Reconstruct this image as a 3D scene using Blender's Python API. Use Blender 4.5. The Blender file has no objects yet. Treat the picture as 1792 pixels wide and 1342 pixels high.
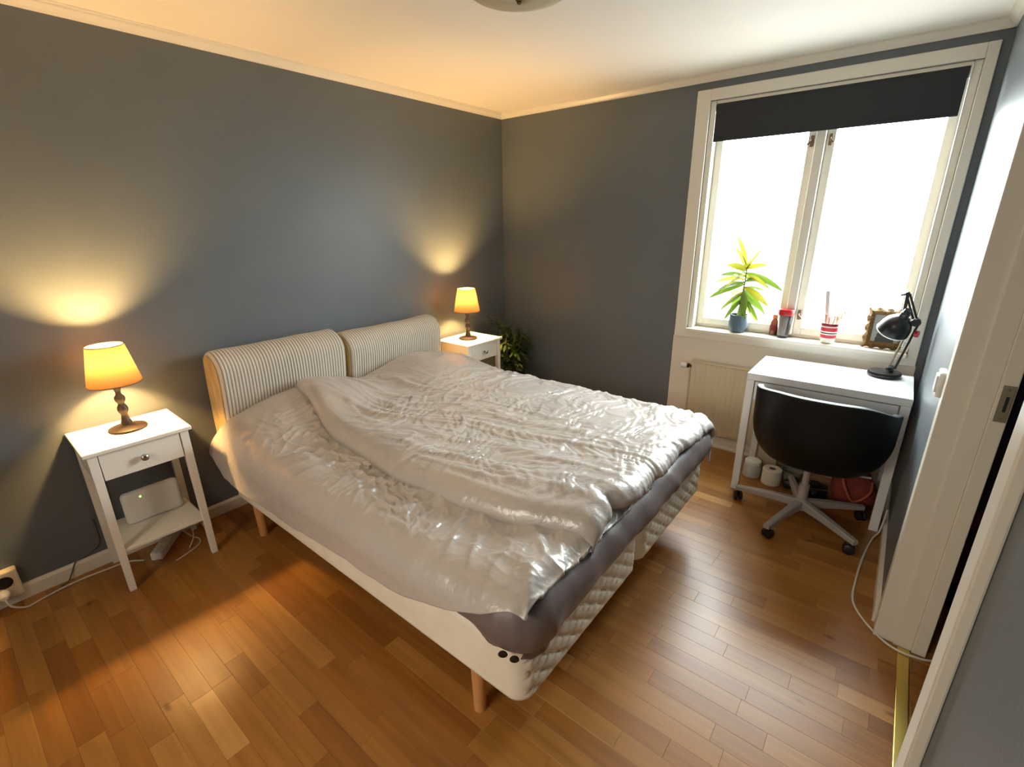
import bpy, bmesh, math, random
import numpy as np
from mathutils import Vector, Matrix

# ------------------------------------------------------------------ camera, world, exposure
S = bpy.context.scene
COL = S.collection
rng = random.Random(7)
RX = Vector((0.62458497, -0.78084753, -0.01306716))
UX = Vector((0.25853625, 0.19095154, 0.94694061))
FX = Vector((0.73692104, 0.5948232, -0.32114285))
CAMP = Vector((-3.4111, -2.8261, 1.5831))
FPX = 835.47
cam_d = bpy.data.cameras.new('camera')
cam = bpy.data.objects.new('camera', cam_d)
COL.objects.link(cam)
M = Matrix.Identity(4)
for i in range(3):
    M[i][0], M[i][1], M[i][2], M[i][3] = RX[i], UX[i], -FX[i], CAMP[i]
cam.matrix_world = M
cam_d.sensor_fit = 'HORIZONTAL'
cam_d.sensor_width = 36.0
cam_d.lens = 36.0 * FPX / 1792.0
cam_d.clip_start = 0.02
S.camera = cam

SKY_STRENGTH = 15.0
LAMP_WATT = 27.0
S.view_settings.view_transform = 'Standard'
S.view_settings.look = 'None'
S.view_settings.exposure = 1.5
S.view_settings.gamma = 1.0
S.view_settings.use_curve_mapping = False
S.cycles.use_denoising = True
S.cycles.max_bounces = 10
S.cycles.diffuse_bounces = 6
S.cycles.glossy_bounces = 4
S.cycles.transparent_max_bounces = 12
S.cycles.sample_clamp_indirect = 8.0

W = bpy.data.worlds.new('overcast_sky')
S.world = W
W.use_nodes = True
bg = W.node_tree.nodes['Background']
# overcast sky above, duller ground below the horizon
_tc = W.node_tree.nodes.new('ShaderNodeTexCoord')
_sx = W.node_tree.nodes.new('ShaderNodeSeparateXYZ')
_rp = W.node_tree.nodes.new('ShaderNodeValToRGB')
_mr = W.node_tree.nodes.new('ShaderNodeMapRange')
_mr.inputs['From Min'].default_value = -0.12; _mr.inputs['From Max'].default_value = 0.25
_rp.color_ramp.elements[0].color = (0.27, 0.275, 0.27, 1)
_rp.color_ramp.elements[1].color = (0.92, 0.97, 1.0, 1)
W.node_tree.links.new(_tc.outputs['Generated'], _sx.inputs[0])
W.node_tree.links.new(_sx.outputs['Z'], _mr.inputs['Value'])
W.node_tree.links.new(_mr.outputs['Result'], _rp.inputs['Fac'])
W.node_tree.links.new(_rp.outputs['Color'], bg.inputs['Color'])
bg.inputs['Strength'].default_value = SKY_STRENGTH


# daylight guides on the two openings, and the lamp in the hall behind the camera
def area(name, loc, rot, sx, sy, watt, color=(1, 1, 1), portal=False):
    L = bpy.data.lights.new(name, 'AREA'); L.shape = 'RECTANGLE'; L.size = sx; L.size_y = sy
    L.energy = watt; L.color = color
    if portal:
        L.cycles.is_portal = True
    o = bpy.data.objects.new(name, L); COL.objects.link(o); o.location = loc; o.rotation_euler = rot
    return o
area('window_portal', (0.2, -2.315, 1.56), (0, math.radians(90), 0), 1.42, 1.24, 1.0, portal=True)
area('hall_lamp', (-5.35, -1.8, 2.2), (0, math.radians(-62), 0), 1.1, 1.5, 27.0, (1.0, 0.90, 0.76))

# ------------------------------------------------------------------ materials
def s2l(c):
    return tuple((x / 12.92 if x <= 0.04045 else ((x + 0.055) / 1.055) ** 2.4) for x in [v / 255 for v in c])


def mat(name, rgb, rough=0.5, metal=0.0, spec=0.5, var=0.0, vscale=8.0, bump=0.0, bscale=60.0, coat=0.0,
        sheen=0.0, stretch=None, emit=None, estr=0.0, trans=0.0):
    m = bpy.data.materials.new(name)
    m.use_nodes = True
    nt = m.node_tree
    b = nt.nodes['Principled BSDF']
    c = s2l(rgb)
    b.inputs['Base Color'].default_value = (*c, 1)
    b.inputs['Roughness'].default_value = rough
    b.inputs['Metallic'].default_value = metal
    b.inputs['Specular IOR Level'].default_value = spec
    b.inputs['Coat Weight'].default_value = coat
    b.inputs['Sheen Weight'].default_value = sheen
    b.inputs['Transmission Weight'].default_value = trans
    if emit:
        b.inputs['Emission Color'].default_value = (*s2l(emit), 1)
        b.inputs['Emission Strength'].default_value = estr
    if var or bump:
        g = nt.nodes.new('ShaderNodeNewGeometry')
        mp = nt.nodes.new('ShaderNodeMapping')
        nt.links.new(g.outputs['Position'], mp.inputs['Vector'])
        if stretch:
            mp.inputs['Scale'].default_value = stretch
    if var:
        n = nt.nodes.new('ShaderNodeTexNoise')
        n.inputs['Scale'].default_value = vscale
        n.inputs['Detail'].default_value = 5
        nt.links.new(mp.outputs['Vector'], n.inputs['Vector'])
        r = nt.nodes.new('ShaderNodeValToRGB')
        r.color_ramp.elements[0].position = 0.3
        r.color_ramp.elements[1].position = 0.7
        r.color_ramp.elements[0].color = (*[max(0, x * (1 - var)) for x in c], 1)
        r.color_ramp.elements[1].color = (*[min(1, x * (1 + var)) for x in c], 1)
        nt.links.new(n.outputs['Fac'], r.inputs['Fac'])
        nt.links.new(r.outputs['Color'], b.inputs['Base Color'])
    if bump:
        n2 = nt.nodes.new('ShaderNodeTexNoise')
        n2.inputs['Scale'].default_value = bscale
        n2.inputs['Detail'].default_value = 3
        nt.links.new(mp.outputs['Vector'], n2.inputs['Vector'])
        bp = nt.nodes.new('ShaderNodeBump')
        bp.inputs['Strength'].default_value = bump
        bp.inputs['Distance'].default_value = 0.01
        nt.links.new(n2.outputs['Fac'], bp.inputs['Height'])
        nt.links.new(bp.outputs['Normal'], b.inputs['Normal'])
    return m


def wood_mat(name, rgb, rough=0.34, contrast=0.22, spec=0.5):
    m = bpy.data.materials.new(name)
    m.use_nodes = True
    nt = m.node_tree
    b = nt.nodes['Principled BSDF']
    c = s2l(rgb)
    g = nt.nodes.new('ShaderNodeNewGeometry')
    oi = nt.nodes.new('ShaderNodeObjectInfo')
    mul = nt.nodes.new('ShaderNodeMath'); mul.operation = 'MULTIPLY'; mul.inputs[1].default_value = 37.0
    nt.links.new(oi.outputs['Random'], mul.inputs[0])
    mp = nt.nodes.new('ShaderNodeMapping')
    mp.inputs['Scale'].default_value = (38, 2.2, 20)
    nt.links.new(g.outputs['Position'], mp.inputs['Vector'])
    n = nt.nodes.new('ShaderNodeTexNoise'); n.noise_dimensions = '4D'
    n.inputs['Scale'].default_value = 1.0; n.inputs['Detail'].default_value = 6; n.inputs['Distortion'].default_value = 0.6
    nt.links.new(mp.outputs['Vector'], n.inputs['Vector'])
    nt.links.new(mul.outputs[0], n.inputs['W'])
    r = nt.nodes.new('ShaderNodeValToRGB')
    r.color_ramp.elements[0].position = 0.28
    r.color_ramp.elements[1].position = 0.72
    r.color_ramp.elements[0].color = (c[0] * (1 - contrast), c[1] * (1 - contrast * 1.15), c[2] * (1 - contrast * 1.3), 1)
    r.color_ramp.elements[1].color = (*[min(1, x * (1 + contrast * 0.6)) for x in c], 1)
    nt.links.new(n.outputs['Fac'], r.inputs['Fac'])
    # small dark knots
    mp2 = nt.nodes.new('ShaderNodeMapping'); mp2.inputs['Scale'].default_value = (5.5, 2.6, 4)
    nt.links.new(g.outputs['Position'], mp2.inputs['Vector'])
    v = nt.nodes.new('ShaderNodeTexVoronoi'); v.inputs['Scale'].default_value = 1.0
    nt.links.new(mp2.outputs['Vector'], v.inputs['Vector'])
    r2 = nt.nodes.new('ShaderNodeValToRGB')
    r2.color_ramp.elements[0].position = 0.025; r2.color_ramp.elements[0].color = (0.35, 0.28, 0.22, 1)
    r2.color_ramp.elements[1].position = 0.075; r2.color_ramp.elements[1].color = (1, 1, 1, 1)
    nt.links.new(v.outputs['Distance'], r2.inputs['Fac'])
    mx = nt.nodes.new('ShaderNodeMix'); mx.data_type = 'RGBA'; mx.blend_type = 'MULTIPLY'
    mx.inputs['Factor'].default_value = 0.8
    nt.links.new(r.outputs['Color'], mx.inputs['A']); nt.links.new(r2.outputs['Color'], mx.inputs['B'])
    nt.links.new(mx.outputs['Result'], b.inputs['Base Color'])
    b.inputs['Roughness'].default_value = rough
    b.inputs['Specular IOR Level'].default_value = spec
    bp = nt.nodes.new('ShaderNodeBump'); bp.inputs['Strength'].default_value = 0.06; bp.inputs['Distance'].default_value = 0.004
    nt.links.new(n.outputs['Fac'], bp.inputs['Height']); nt.links.new(bp.outputs['Normal'], b.inputs['Normal'])
    return m


def shade_mat(name, rgb):
    m = bpy.data.materials.new(name)
    m.use_nodes = True
    nt = m.node_tree
    out = nt.nodes['Material Output']
    nt.nodes.remove(nt.nodes['Principled BSDF'])
    d = nt.nodes.new('ShaderNodeBsdfDiffuse'); t = nt.nodes.new('ShaderNodeBsdfTranslucent')
    c = s2l(rgb)
    n = nt.nodes.new('ShaderNodeTexNoise'); n.inputs['Scale'].default_value = 60; n.inputs['Detail'].default_value = 4
    r = nt.nodes.new('ShaderNodeValToRGB')
    r.color_ramp.elements[0].color = (*[x * .75 for x in c], 1); r.color_ramp.elements[1].color = (*[min(1, x * 1.2) for x in c], 1)
    nt.links.new(n.outputs['Fac'], r.inputs['Fac'])
    d.inputs['Color'].default_value = (*s2l((92, 84, 72)), 1)
    nt.links.new(r.outputs['Color'], t.inputs['Color'])
    mx = nt.nodes.new('ShaderNodeMixShader'); mx.inputs['Fac'].default_value = 0.5
    nt.links.new(d.outputs[0], mx.inputs[1]); nt.links.new(t.outputs[0], mx.inputs[2])
    nt.links.new(mx.outputs[0], out.inputs['Surface'])
    return m


def leaf_mat(name, rgb, tr=0.45):
    m = bpy.data.materials.new(name)
    m.use_nodes = True
    nt = m.node_tree
    out = nt.nodes['Material Output']
    b = nt.nodes['Principled BSDF']
    c = s2l(rgb)
    b.inputs['Base Color'].default_value = (*c, 1); b.inputs['Roughness'].default_value = 0.45
    t = nt.nodes.new('ShaderNodeBsdfTranslucent')
    t.inputs['Color'].default_value = (*c, 1)
    n = nt.nodes.new('ShaderNodeTexNoise'); n.inputs['Scale'].default_value = 30
    r = nt.nodes.new('ShaderNodeValToRGB')
    r.color_ramp.elements[0].color = (*[x * .6 for x in c], 1); r.color_ramp.elements[1].color = (*[min(1, x * 1.3) for x in c], 1)
    nt.links.new(n.outputs['Fac'], r.inputs['Fac']); nt.links.new(r.outputs['Color'], b.inputs['Base Color'])
    mx = nt.nodes.new('ShaderNodeMixShader'); mx.inputs['Fac'].default_value = tr
    nt.links.new(b.outputs[0], mx.inputs[1]); nt.links.new(t.outputs[0], mx.inputs[2])
    nt.links.new(mx.outputs[0], out.inputs['Surface'])
    return m


def pane_mat(name):
    m = bpy.data.materials.new(name)
    m.use_nodes = True
    nt = m.node_tree
    out = nt.nodes['Material Output']
    nt.nodes.remove(nt.nodes['Principled BSDF'])
    t = nt.nodes.new('ShaderNodeBsdfTransparent'); t.inputs['Color'].default_value = (0.95, 0.97, 0.96, 1)
    g = nt.nodes.new('ShaderNodeBsdfGlossy'); g.inputs['Roughness'].default_value = 0.02
    lwt = nt.nodes.new('ShaderNodeLayerWeight')
    pw = nt.nodes.new('ShaderNodeMath'); pw.operation = 'POWER'; pw.inputs[1].default_value = 5.0
    f = nt.nodes.new('ShaderNodeMath'); f.operation = 'MULTIPLY_ADD'; f.inputs[1].default_value = 0.6; f.inputs[2].default_value = 0.03
    nt.links.new(lwt.outputs['Facing'], pw.inputs[0]); nt.links.new(pw.outputs[0], f.inputs[0])
    mx = nt.nodes.new('ShaderNodeMixShader')
    nt.links.new(f.outputs[0], mx.inputs['Fac']); nt.links.new(t.outputs[0], mx.inputs[1]); nt.links.new(g.outputs[0], mx.inputs[2])
    nt.links.new(mx.outputs[0], out.inputs['Surface'])
    return m


WALL = mat('slate_wall_paint', (100, 107, 112), 0.42, spec=0.5, var=0.04, vscale=3, bump=0.05, bscale=120)
WHITE = mat('white_gloss_paint', (226, 221, 208), 0.35, bump=0.03, bscale=30)
WHITEW = mat('white_wall_paint', (222, 214, 200), 0.55, bump=0.04, bscale=60)
CEIL = mat('ceiling_paint', (232, 228, 220), 0.8, bump=0.03, bscale=40)
FURN = mat('white_lacquer', (236, 232, 222), 0.32)
DESKM = mat('white_foil', (228, 230, 232), 0.25)
RADM = mat('radiator_enamel', (204, 191, 164), 0.4)
CHROME = mat('brushed_steel', (190, 188, 182), 0.25, metal=1.0)
STEELG = mat('warm_grey_steel', (150, 140, 120), 0.4, metal=0.8)
BRASS = mat('brass_strip', (226, 200, 112), 0.34, metal=1.0)
DUVET = mat('taupe_sateen', (184, 176, 169), 0.31, spec=1.0, sheen=0.1, var=0.03, vscale=5, bump=0.25, bscale=45)
SHEET = mat('dark_grey_sheet', (114, 102, 100), 0.42, spec=0.5, var=0.05, vscale=6, bump=0.15, bscale=25)
BASEF = mat('cream_ticking', (236, 226, 208), 0.75, var=0.06, vscale=9, bump=0.12, bscale=160)
CORD = mat('beige_corduroy', (196, 188, 172), 0.85, sheen=0.3, var=0.10, vscale=7, stretch=(3, 1, 0.5), bump=0.2, bscale=300)
_nt = CORD.node_tree; _bs = _nt.nodes['Principled BSDF']
_g = _nt.nodes.new('ShaderNodeNewGeometry'); _s = _nt.nodes.new('ShaderNodeSeparateXYZ'); _nt.links.new(_g.outputs['Position'], _s.inputs[0])
_m1 = _nt.nodes.new('ShaderNodeMath'); _m1.operation = 'MULTIPLY'; _m1.inputs[1].default_value = math.pi / 0.0168; _nt.links.new(_s.outputs['X'], _m1.inputs[0])
_m2 = _nt.nodes.new('ShaderNodeMath'); _m2.operation = 'SINE'; _nt.links.new(_m1.outputs[0], _m2.inputs[0])
_m3 = _nt.nodes.new('ShaderNodeMath'); _m3.operation = 'ABSOLUTE'; _nt.links.new(_m2.outputs[0], _m3.inputs[0])
_r = _nt.nodes.new('ShaderNodeValToRGB'); _nt.links.new(_m3.outputs[0], _r.inputs['Fac'])
_r.color_ramp.elements[0].position = 0.25; _r.color_ramp.elements[0].color = (*s2l((152, 142, 128)), 1)
_r.color_ramp.elements[1].position = 0.75; _r.color_ramp.elements[1].color = (*s2l((212, 206, 194)), 1)
_nt.links.new(_r.outputs['Color'], _bs.inputs['Base Color'])
CORDE = mat('tan_side_fabric', (196, 170, 120), 0.85, var=0.28, vscale=10, stretch=(1, 2.5, 0.6), bump=0.4, bscale=25)
LEGW = wood_mat('beech_leg', (206, 150, 92), 0.45, 0.12)
LAMPW = mat('dark_turned_wood', (54, 39, 28), 0.4, var=0.25, vscale=30, bump=0.1, bscale=80)
SHADE = shade_mat('linen_lampshade', (56, 39, 21))
BLACK = mat('black_leatherette', (7, 7, 7), 0.5, spec=0.3, bump=0.06, bscale=220)
BLACKP = mat('black_plastic', (22, 22, 24), 0.4)
BLACKG = mat('black_enamel', (14, 12, 13), 0.3)
BLIND = mat('charcoal_blind_cloth', (44, 46, 50), 0.8, bump=0.1, bscale=300)
GREYM = mat('grey_painted_steel', (168, 162, 158), 0.4, metal=0.2)
POTB = mat('blue_grey_pot', (84, 104, 122), 0.5, var=0.06, vscale=30)
SOIL = mat('potting_soil', (60, 44, 32), 0.9, bump=0.5, bscale=150)
STEM = mat('plant_stem', (120, 96, 70), 0.7, var=0.2, vscale=60)
LEAFA = leaf_mat('lime_leaf', (96, 122, 40), 0.22)
LEAFB = leaf_mat('yellow_leaf', (150, 146, 44), 0.28)
LEAFD = leaf_mat('dark_leaf', (64, 92, 36), 0.25)
LEAFD2 = leaf_mat('mid_leaf', (88, 108, 48), 0.25)
PANE = pane_mat('window_glass')
WPLAST = mat('white_plastic', (226, 226, 224), 0.4)
CREAMP = mat('cream_plastic', (222, 212, 188), 0.45)
RED = mat('red_plastic', (176, 26, 36), 0.35)
GOLD = mat('old_gold', (108, 80, 40), 0.5, metal=0.35, var=0.25, vscale=60, bump=0.4, bscale=90)
GLASSF = mat('frosted_bowl', (206, 198, 170), 0.4, var=0.12, vscale=6, trans=0.15)
LED = mat('status_led', (160, 255, 90), 0.4, emit=(170, 255, 90), estr=6)
BULB = bpy.data.materials.new('lit_bulb')
BULB.use_nodes = True
_b = BULB.node_tree.nodes['Principled BSDF']
_b.inputs['Base Color'].default_value = (0.9, 0.85, 0.7, 1)
_b.inputs['Emission Color'].default_value = (1.0, 0.585, 0.20, 1)
BULB_R = 0.026
_b.inputs['Emission Strength'].default_value = LAMP_WATT / (4 * math.pi ** 2 * BULB_R ** 2)


# ------------------------------------------------------------------ mesh helpers
def build(name, bm, m, parent=None, smooth=False, label=None):
    me = bpy.data.meshes.new(name)
    bm.to_mesh(me)
    bm.free()
    for x in (m if isinstance(m, (list, tuple)) else [m]):
        me.materials.append(x)
    o = bpy.data.objects.new(name, me)
    COL.objects.link(o)
    if smooth is True:
        for p in me.polygons:
            p.use_smooth = True
    elif smooth:
        for p in me.polygons:
            p.use_smooth = True
        md = None
        try:
            me.set_sharp_from_angle(angle=math.radians(smooth))
        except Exception:
            pass
    if parent:
        o.parent = parent
    if label:
        o['label'] = label
    return o


def tag(o, label, cat, group=None):
    o['label'] = label
    o['category'] = cat
    if group:
        o['group'] = group
    return o


def thing(name, loc, label, cat, group=None, rz=0.0):
    o = bpy.data.objects.new(name, None)
    o.empty_display_size = 0.1
    COL.objects.link(o)
    o.location = loc
    o.rotation_euler = (0, 0, rz)
    return tag(o, label, cat, group)


def structure(o):
    o['kind'] = 'structure'
    return o


def B():
    return bmesh.new()


def box(bm, x0, x1, y0, y1, z0, z1, bev=0.0, seg=2, mtx=None):
    vs = [bm.verts.new(p) for p in ((x0, y0, z0), (x1, y0, z0), (x1, y1, z0), (x0, y1, z0),
                                    (x0, y0, z1), (x1, y0, z1), (x1, y1, z1), (x0, y1, z1))]
    fs = [bm.faces.new([vs[i] for i in f]) for f in ((3, 2, 1, 0), (4, 5, 6, 7), (0, 1, 5, 4), (1, 2, 6, 5), (2, 3, 7, 6), (3, 0, 4, 7))]
    if bev:
        es = list({e for f in fs for e in f.edges})
        r = bmesh.ops.bevel(bm, geom=es, offset=bev, segments=seg, profile=0.5, affect='EDGES')
        vs = list({v for f in r['faces'] for v in f.verts} | {v for v in vs if v.is_valid})
    if mtx is not None:
        bmesh.ops.transform(bm, matrix=mtx, verts=[v for v in vs if v.is_valid])
    return bm


def frame_of(d):
    d = d.normalized()
    a = Vector((0, 0, 1)) if abs(d.z) < 0.9 else Vector((1, 0, 0))
    u = d.cross(a).normalized()
    return u, d.cross(u).normalized()


def cyl(bm, p, q, r0, r1=None, n=16, caps=True):
    p, q = Vector(p), Vector(q)
    r1 = r0 if r1 is None else r1
    u, v = frame_of(q - p)
    A = [bm.verts.new(p + (u * math.cos(t) + v * math.sin(t)) * r0) for t in [2 * math.pi * i / n for i in range(n)]]
    Bv = [bm.verts.new(q + (u * math.cos(t) + v * math.sin(t)) * r1) for t in [2 * math.pi * i / n for i in range(n)]]
    for i in range(n):
        j = (i + 1) % n
        bm.faces.new((A[i], A[j], Bv[j], Bv[i]))
    if caps:
        bm.faces.new(A[::-1]); bm.faces.new(Bv)
    bmesh.ops.recalc_face_normals(bm, faces=bm.faces[:])
    return bm


def lathe(bm, prof, c=(0, 0, 0), n=32, axis=None, cap=True):
    c = Vector(c)
    ax = Vector(axis).normalized() if axis is not None else Vector((0, 0, 1))
    u, v = (Vector((1, 0, 0)), Vector((0, 1, 0))) if axis is None else frame_of(ax)
    rings = []
    for r, z in prof:
        if r < 1e-6:
            rings.append([bm.verts.new(c + ax * z)])
        else:
            rings.append([bm.verts.new(c + ax * z + (u * math.cos(t) + v * math.sin(t)) * r) for t in [2 * math.pi * i / n for i in range(n)]])
    for a, b in zip(rings, rings[1:]):
        for i in range(n):
            j = (i + 1) % n
            q = [a[i % len(a)], a[j % len(a)], b[j % len(b)], b[i % len(b)]]
            q = list(dict.fromkeys(q))
            if len(q) > 2:
                bm.faces.new(q)
    if cap:
        for rg in (rings[0], rings[-1]):
            if len(rg) > 2:
                try:
                    bm.faces.new(rg)
                except ValueError:
                    pass
    bmesh.ops.recalc_face_normals(bm, faces=bm.faces[:])
    return bm


def spline(pts, n=8):
    P = [Vector(p) for p in pts]
    P = [P[0]] + P + [P[-1]]
    out = []
    for i in range(1, len(P) - 2):
        for k in range(n):
            t = k / n
            a, b, c, d = P[i - 1], P[i], P[i + 1], P[i + 2]
            out.append(0.5 * ((2 * b) + (c - a) * t + (2 * a - 5 * b + 4 * c - d) * t * t + (3 * b - a - 3 * c + d) * t ** 3))
    out.append(P[-2])
    return out


def tube(bm, pts, r, n=8, sm=8):
    P = spline(pts, sm) if sm else [Vector(p) for p in pts]
    rings = []
    for i, p in enumerate(P):
        d = (P[min(i + 1, len(P) - 1)] - P[max(i - 1, 0)])
        u, v = frame_of(d)
        rr = r(i / (len(P) - 1)) if callable(r) else r
        rings.append([bm.verts.new(p + (u * math.cos(t) + v * math.sin(t)) * rr) for t in [2 * math.pi * k / n for k in range(n)]])
    for a, b in zip(rings, rings[1:]):
        # align rings to avoid twisting
        best = min(range(n), key=lambda s: sum((a[k].co - b[(k + s) % n].co).length for k in range(0, n, 2)))
        for k in range(n):
            j = (k + 1) % n
            bm.faces.new((a[k], a[j], b[(j + best) % n], b[(k + best) % n]))
        b[:] = b[best:] + b[:best]
    bm.faces.new(rings[0][::-1]); bm.faces.new(rings[-1])
    bmesh.ops.recalc_face_normals(bm, faces=bm.faces[:])
    return bm


def grid_mesh(name, P, m, parent=None, close_u=False):
    """P: (nu, nv, 3) array."""
    nu, nv, _ = P.shape
    idx = np.arange(nu * nv).reshape(nu, nv)
    if close_u:
        a, b = idx, np.roll(idx, -1, axis=0)
    else:
        a, b = idx[:-1], idx[1:]
    F = np.stack([a[:, :-1], b[:, :-1], b[:, 1:], a[:, 1:]], -1).reshape(-1, 4)
    me = bpy.data.meshes.new(name)
    me.from_pydata(P.reshape(-1, 3).tolist(), [], F.tolist())
    me.materials.append(m)
    me.polygons.foreach_set('use_smooth', [True] * len(me.polygons))
    me.update()
    o = bpy.data.objects.new(name, me)
    COL.objects.link(o)
    if parent:
        o.parent = parent
    return o


# numpy gradient noise
def _hash(ix, iy, seed):
    h = (ix.astype(np.int64) * 374761393 + iy.astype(np.int64) * 668265263 + seed * 974634777) & 0xFFFFFFFF
    h = ((h ^ (h >> 13)) * 1274126177) & 0xFFFFFFFF
    return ((h ^ (h >> 16)) & 0xFFFF) / 65536.0 * 2 * np.pi


def pn(x, y, seed=0):
    x0, y0 = np.floor(x), np.floor(y)
    fx, fy = x - x0, y - y0
    u, v = fx ** 3 * (fx * (fx * 6 - 15) + 10), fy ** 3 * (fy * (fy * 6 - 15) + 10)
    def g(dx, dy):
        a = _hash(x0 + dx, y0 + dy, seed)
        return np.cos(a) * (fx - dx) + np.sin(a) * (fy - dy)
    a = g(0, 0) * (1 - u) + g(1, 0) * u
    b = g(0, 1) * (1 - u) + g(1, 1) * u
    return (a * (1 - v) + b * v) * 1.5


def ridge(x, y, seed=0, sharp=2.0):
    return (1 - np.clip(np.abs(pn(x, y, seed)) * sharp, 0, 1)) ** 2


def sst(a, b, x):
    t = np.clip((x - a) / (b - a), 0, 1)
    return t * t * (3 - 2 * t)


def normals(P):
    du = np.gradient(P, axis=0); dv = np.gradient(P, axis=1)
    n = np.cross(du, dv)
    return n / (np.linalg.norm(n, axis=-1, keepdims=True) + 1e-9)


# ------------------------------------------------------------------ room shell
XF, YR, ZC = -4.5, -3.015, 2.42          # front wall x, right wall y, ceiling z
WY0, WY1, WZ0, WZ1 = -2.935, -1.695, 0.853, 2.275   # window opening
DX0, DX1, DZ = -2.48, -1.34, 2.06      # doorway in the right wall

fl = B(); box(fl, XF, 0, -4.2, 0, -0.12, -0.014)
floor = structure(build('floor', fl, mat('subfloor', (120, 84, 48), 0.9)))
b = B(); box(b, XF, 0.0, -4.2, 0, ZC, ZC + 0.1)
structure(build('ceiling', b, CEIL))
b = B(); box(b, XF - 0.12, 0.25, 0, 0.12, -0.12, ZC + 0.1)
structure(build('wall_left', b, WALL))
HY0, HY1 = -2.35, -1.25                # doorway to the hall behind the camera
b = B(); box(b, XF - 0.12, XF, -4.2, HY0, -0.12, ZC + 0.1); box(b, XF - 0.12, XF, HY1, 0, -0.12, ZC + 0.1); box(b, XF - 0.12, XF, HY0, HY1, 2.06, ZC + 0.1)
structure(build('wall_front', b, WALL))
b = B()
box(b, XF - 1.7, XF - 1.6, -3.0, -0.5, -0.12, ZC + 0.1); box(b, XF - 1.6, XF - 0.12, -3.0, -2.9, -0.12, ZC + 0.1); box(b, XF - 1.6, XF - 0.12, -0.6, -0.5, -0.12, ZC + 0.1)
box(b, XF - 1.6, XF - 0.12, -2.9, -0.6, ZC, ZC + 0.1); box(b, XF - 1.6, XF, -2.9, -0.6, -0.12, 0.0)
structure(build('wall_hall', b, WHITEW))
b = B()
box(b, 0, 0.25, WY1, 0, -0.12, ZC + 0.1); box(b, 0, 0.25, -4.2, WY0, -0.12, ZC + 0.1)
box(b, 0, 0.25, WY0, WY1, -0.12, 0.828); box(b, 0, 0.25, WY0, WY1, WZ1, ZC + 0.1)
structure(build('wall_back', b, WALL))
b = B()
box(b, DX1, 0, YR - 0.15, YR, -0.12, ZC + 0.1); box(b, XF, DX0, YR - 0.15, YR, -0.12, ZC + 0.1)
box(b, DX0, DX1, YR - 0.15, YR, DZ + 0.02, ZC + 0.1)
structure(build('wall_right', b, WALL))
b = B(); box(b, XF, 0, -4.2, -4.1, -0.12, ZC + 0.1)
structure(build('wall_closet', b, mat('closet_wall_paint', (120, 118, 114), 0.7)))

# parquet staves, each laid along y
TONES = [(160, 109, 48), (155, 103, 43), (165, 115, 54), (149, 97, 39), (170, 121, 60), (141, 90, 36), (158, 108, 50), (192, 144, 82)]
FW = [wood_mat('oak_stave_%d' % i, t) for i, t in enumerate(TONES)]
SW = 0.0705
cands = []
x = 0.0
row = 0
while x > XF:
    y = 0.0 - (rng.random() * 0.4)
    ys = [0.0, y]
    while y > -3.9:
        y -= rng.choice((0.24, 0.3, 0.36, 0.42, 0.5, 0.6)) * (0.9 + 0.2 * rng.random())
        ys.append(y)
    wdt = SW if rng.random() > 0.06 else SW
    for a, c in zip(ys, ys[1:]):
        if a - c > 0.03:
            cands.append((x - wdt, x, c, a, rng.choices(range(8), (5, 5, 4, 4, 3, 2, 4, 0.7))[0]))
    x -= wdt
    row += 1


def vis_score(c):
    p = Vector(((c[0] + c[1]) / 2, (c[2] + c[3]) / 2, 0))
    d = p - CAMP
    z = d.dot(FX)
    if z < 0.1:
        return 0
    u, v = 896 + FPX * d.dot(RX) / z, 671 - FPX * d.dot(UX) / z
    if u < -60 or u > 1850 or v < 0 or v > 1500:
        return 0
    if -2.45 < p.x < -1.1 and p.y > -1.95 or p.y < -3.35:
        return 0
    return (c[3] - c[2]) / z ** 3


cands.sort(key=vis_score, reverse=True)
rest = B()
cache = {}
for i, c in enumerate(cands):
    if i < 296:
        bm = B()
        hx, hy = (c[1] - c[0]) / 2 - 0.00012, (c[3] - c[2]) / 2 - 0.00012
        box(bm, -hx, hx, -hy, hy, -0.0135, 0, 0.0005, 1)
        o = build('plank', bm, FW[c[4]], floor)
        o.location = ((c[0] + c[1]) / 2, (c[2] + c[3]) / 2, 0)
    else:
        n0 = len(rest.faces)
        box(rest, c[0] + 0.0004, c[1] - 0.0004, c[2] + 0.0004, c[3] - 0.0004, -0.0135, 0)
        rest.faces.ensure_lookup_table()
        for f in rest.faces[n0:]:
            f.material_index = c[4]
o = build('far_planks', rest, FW, floor)
o['kind'] = 'stuff'

# cornice, baseboards
def prism_x(bm, prof, x0, x1):      # profile in (y, z) extruded along x
    A = [bm.verts.new((x0, y, z)) for y, z in prof]; Bq = [bm.verts.new((x1, y, z)) for y, z in prof]
    n = len(prof)
    for i in range(n):
        bm.faces.new((A[i], A[(i + 1) % n], Bq[(i + 1) % n], Bq[i]))
    bm.faces.new(A[::-1]); bm.faces.new(Bq)
    bmesh.ops.recalc_face_normals(bm, faces=bm.faces[:])
    return bm


def prism_y(bm, prof, y0, y1):      # profile in (x, z) extruded along y
    A = [bm.verts.new((x, y0, z)) for x, z in prof]; Bq = [bm.verts.new((x, y1, z)) for x, z in prof]
    n = len(prof)
    for i in range(n):
        bm.faces.new((A[i], A[(i + 1) % n], Bq[(i + 1) % n], Bq[i]))
    bm.faces.new(A[::-1]); bm.faces.new(Bq)
    bmesh.ops.recalc_face_normals(bm, faces=bm.faces[:])
    return bm


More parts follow.
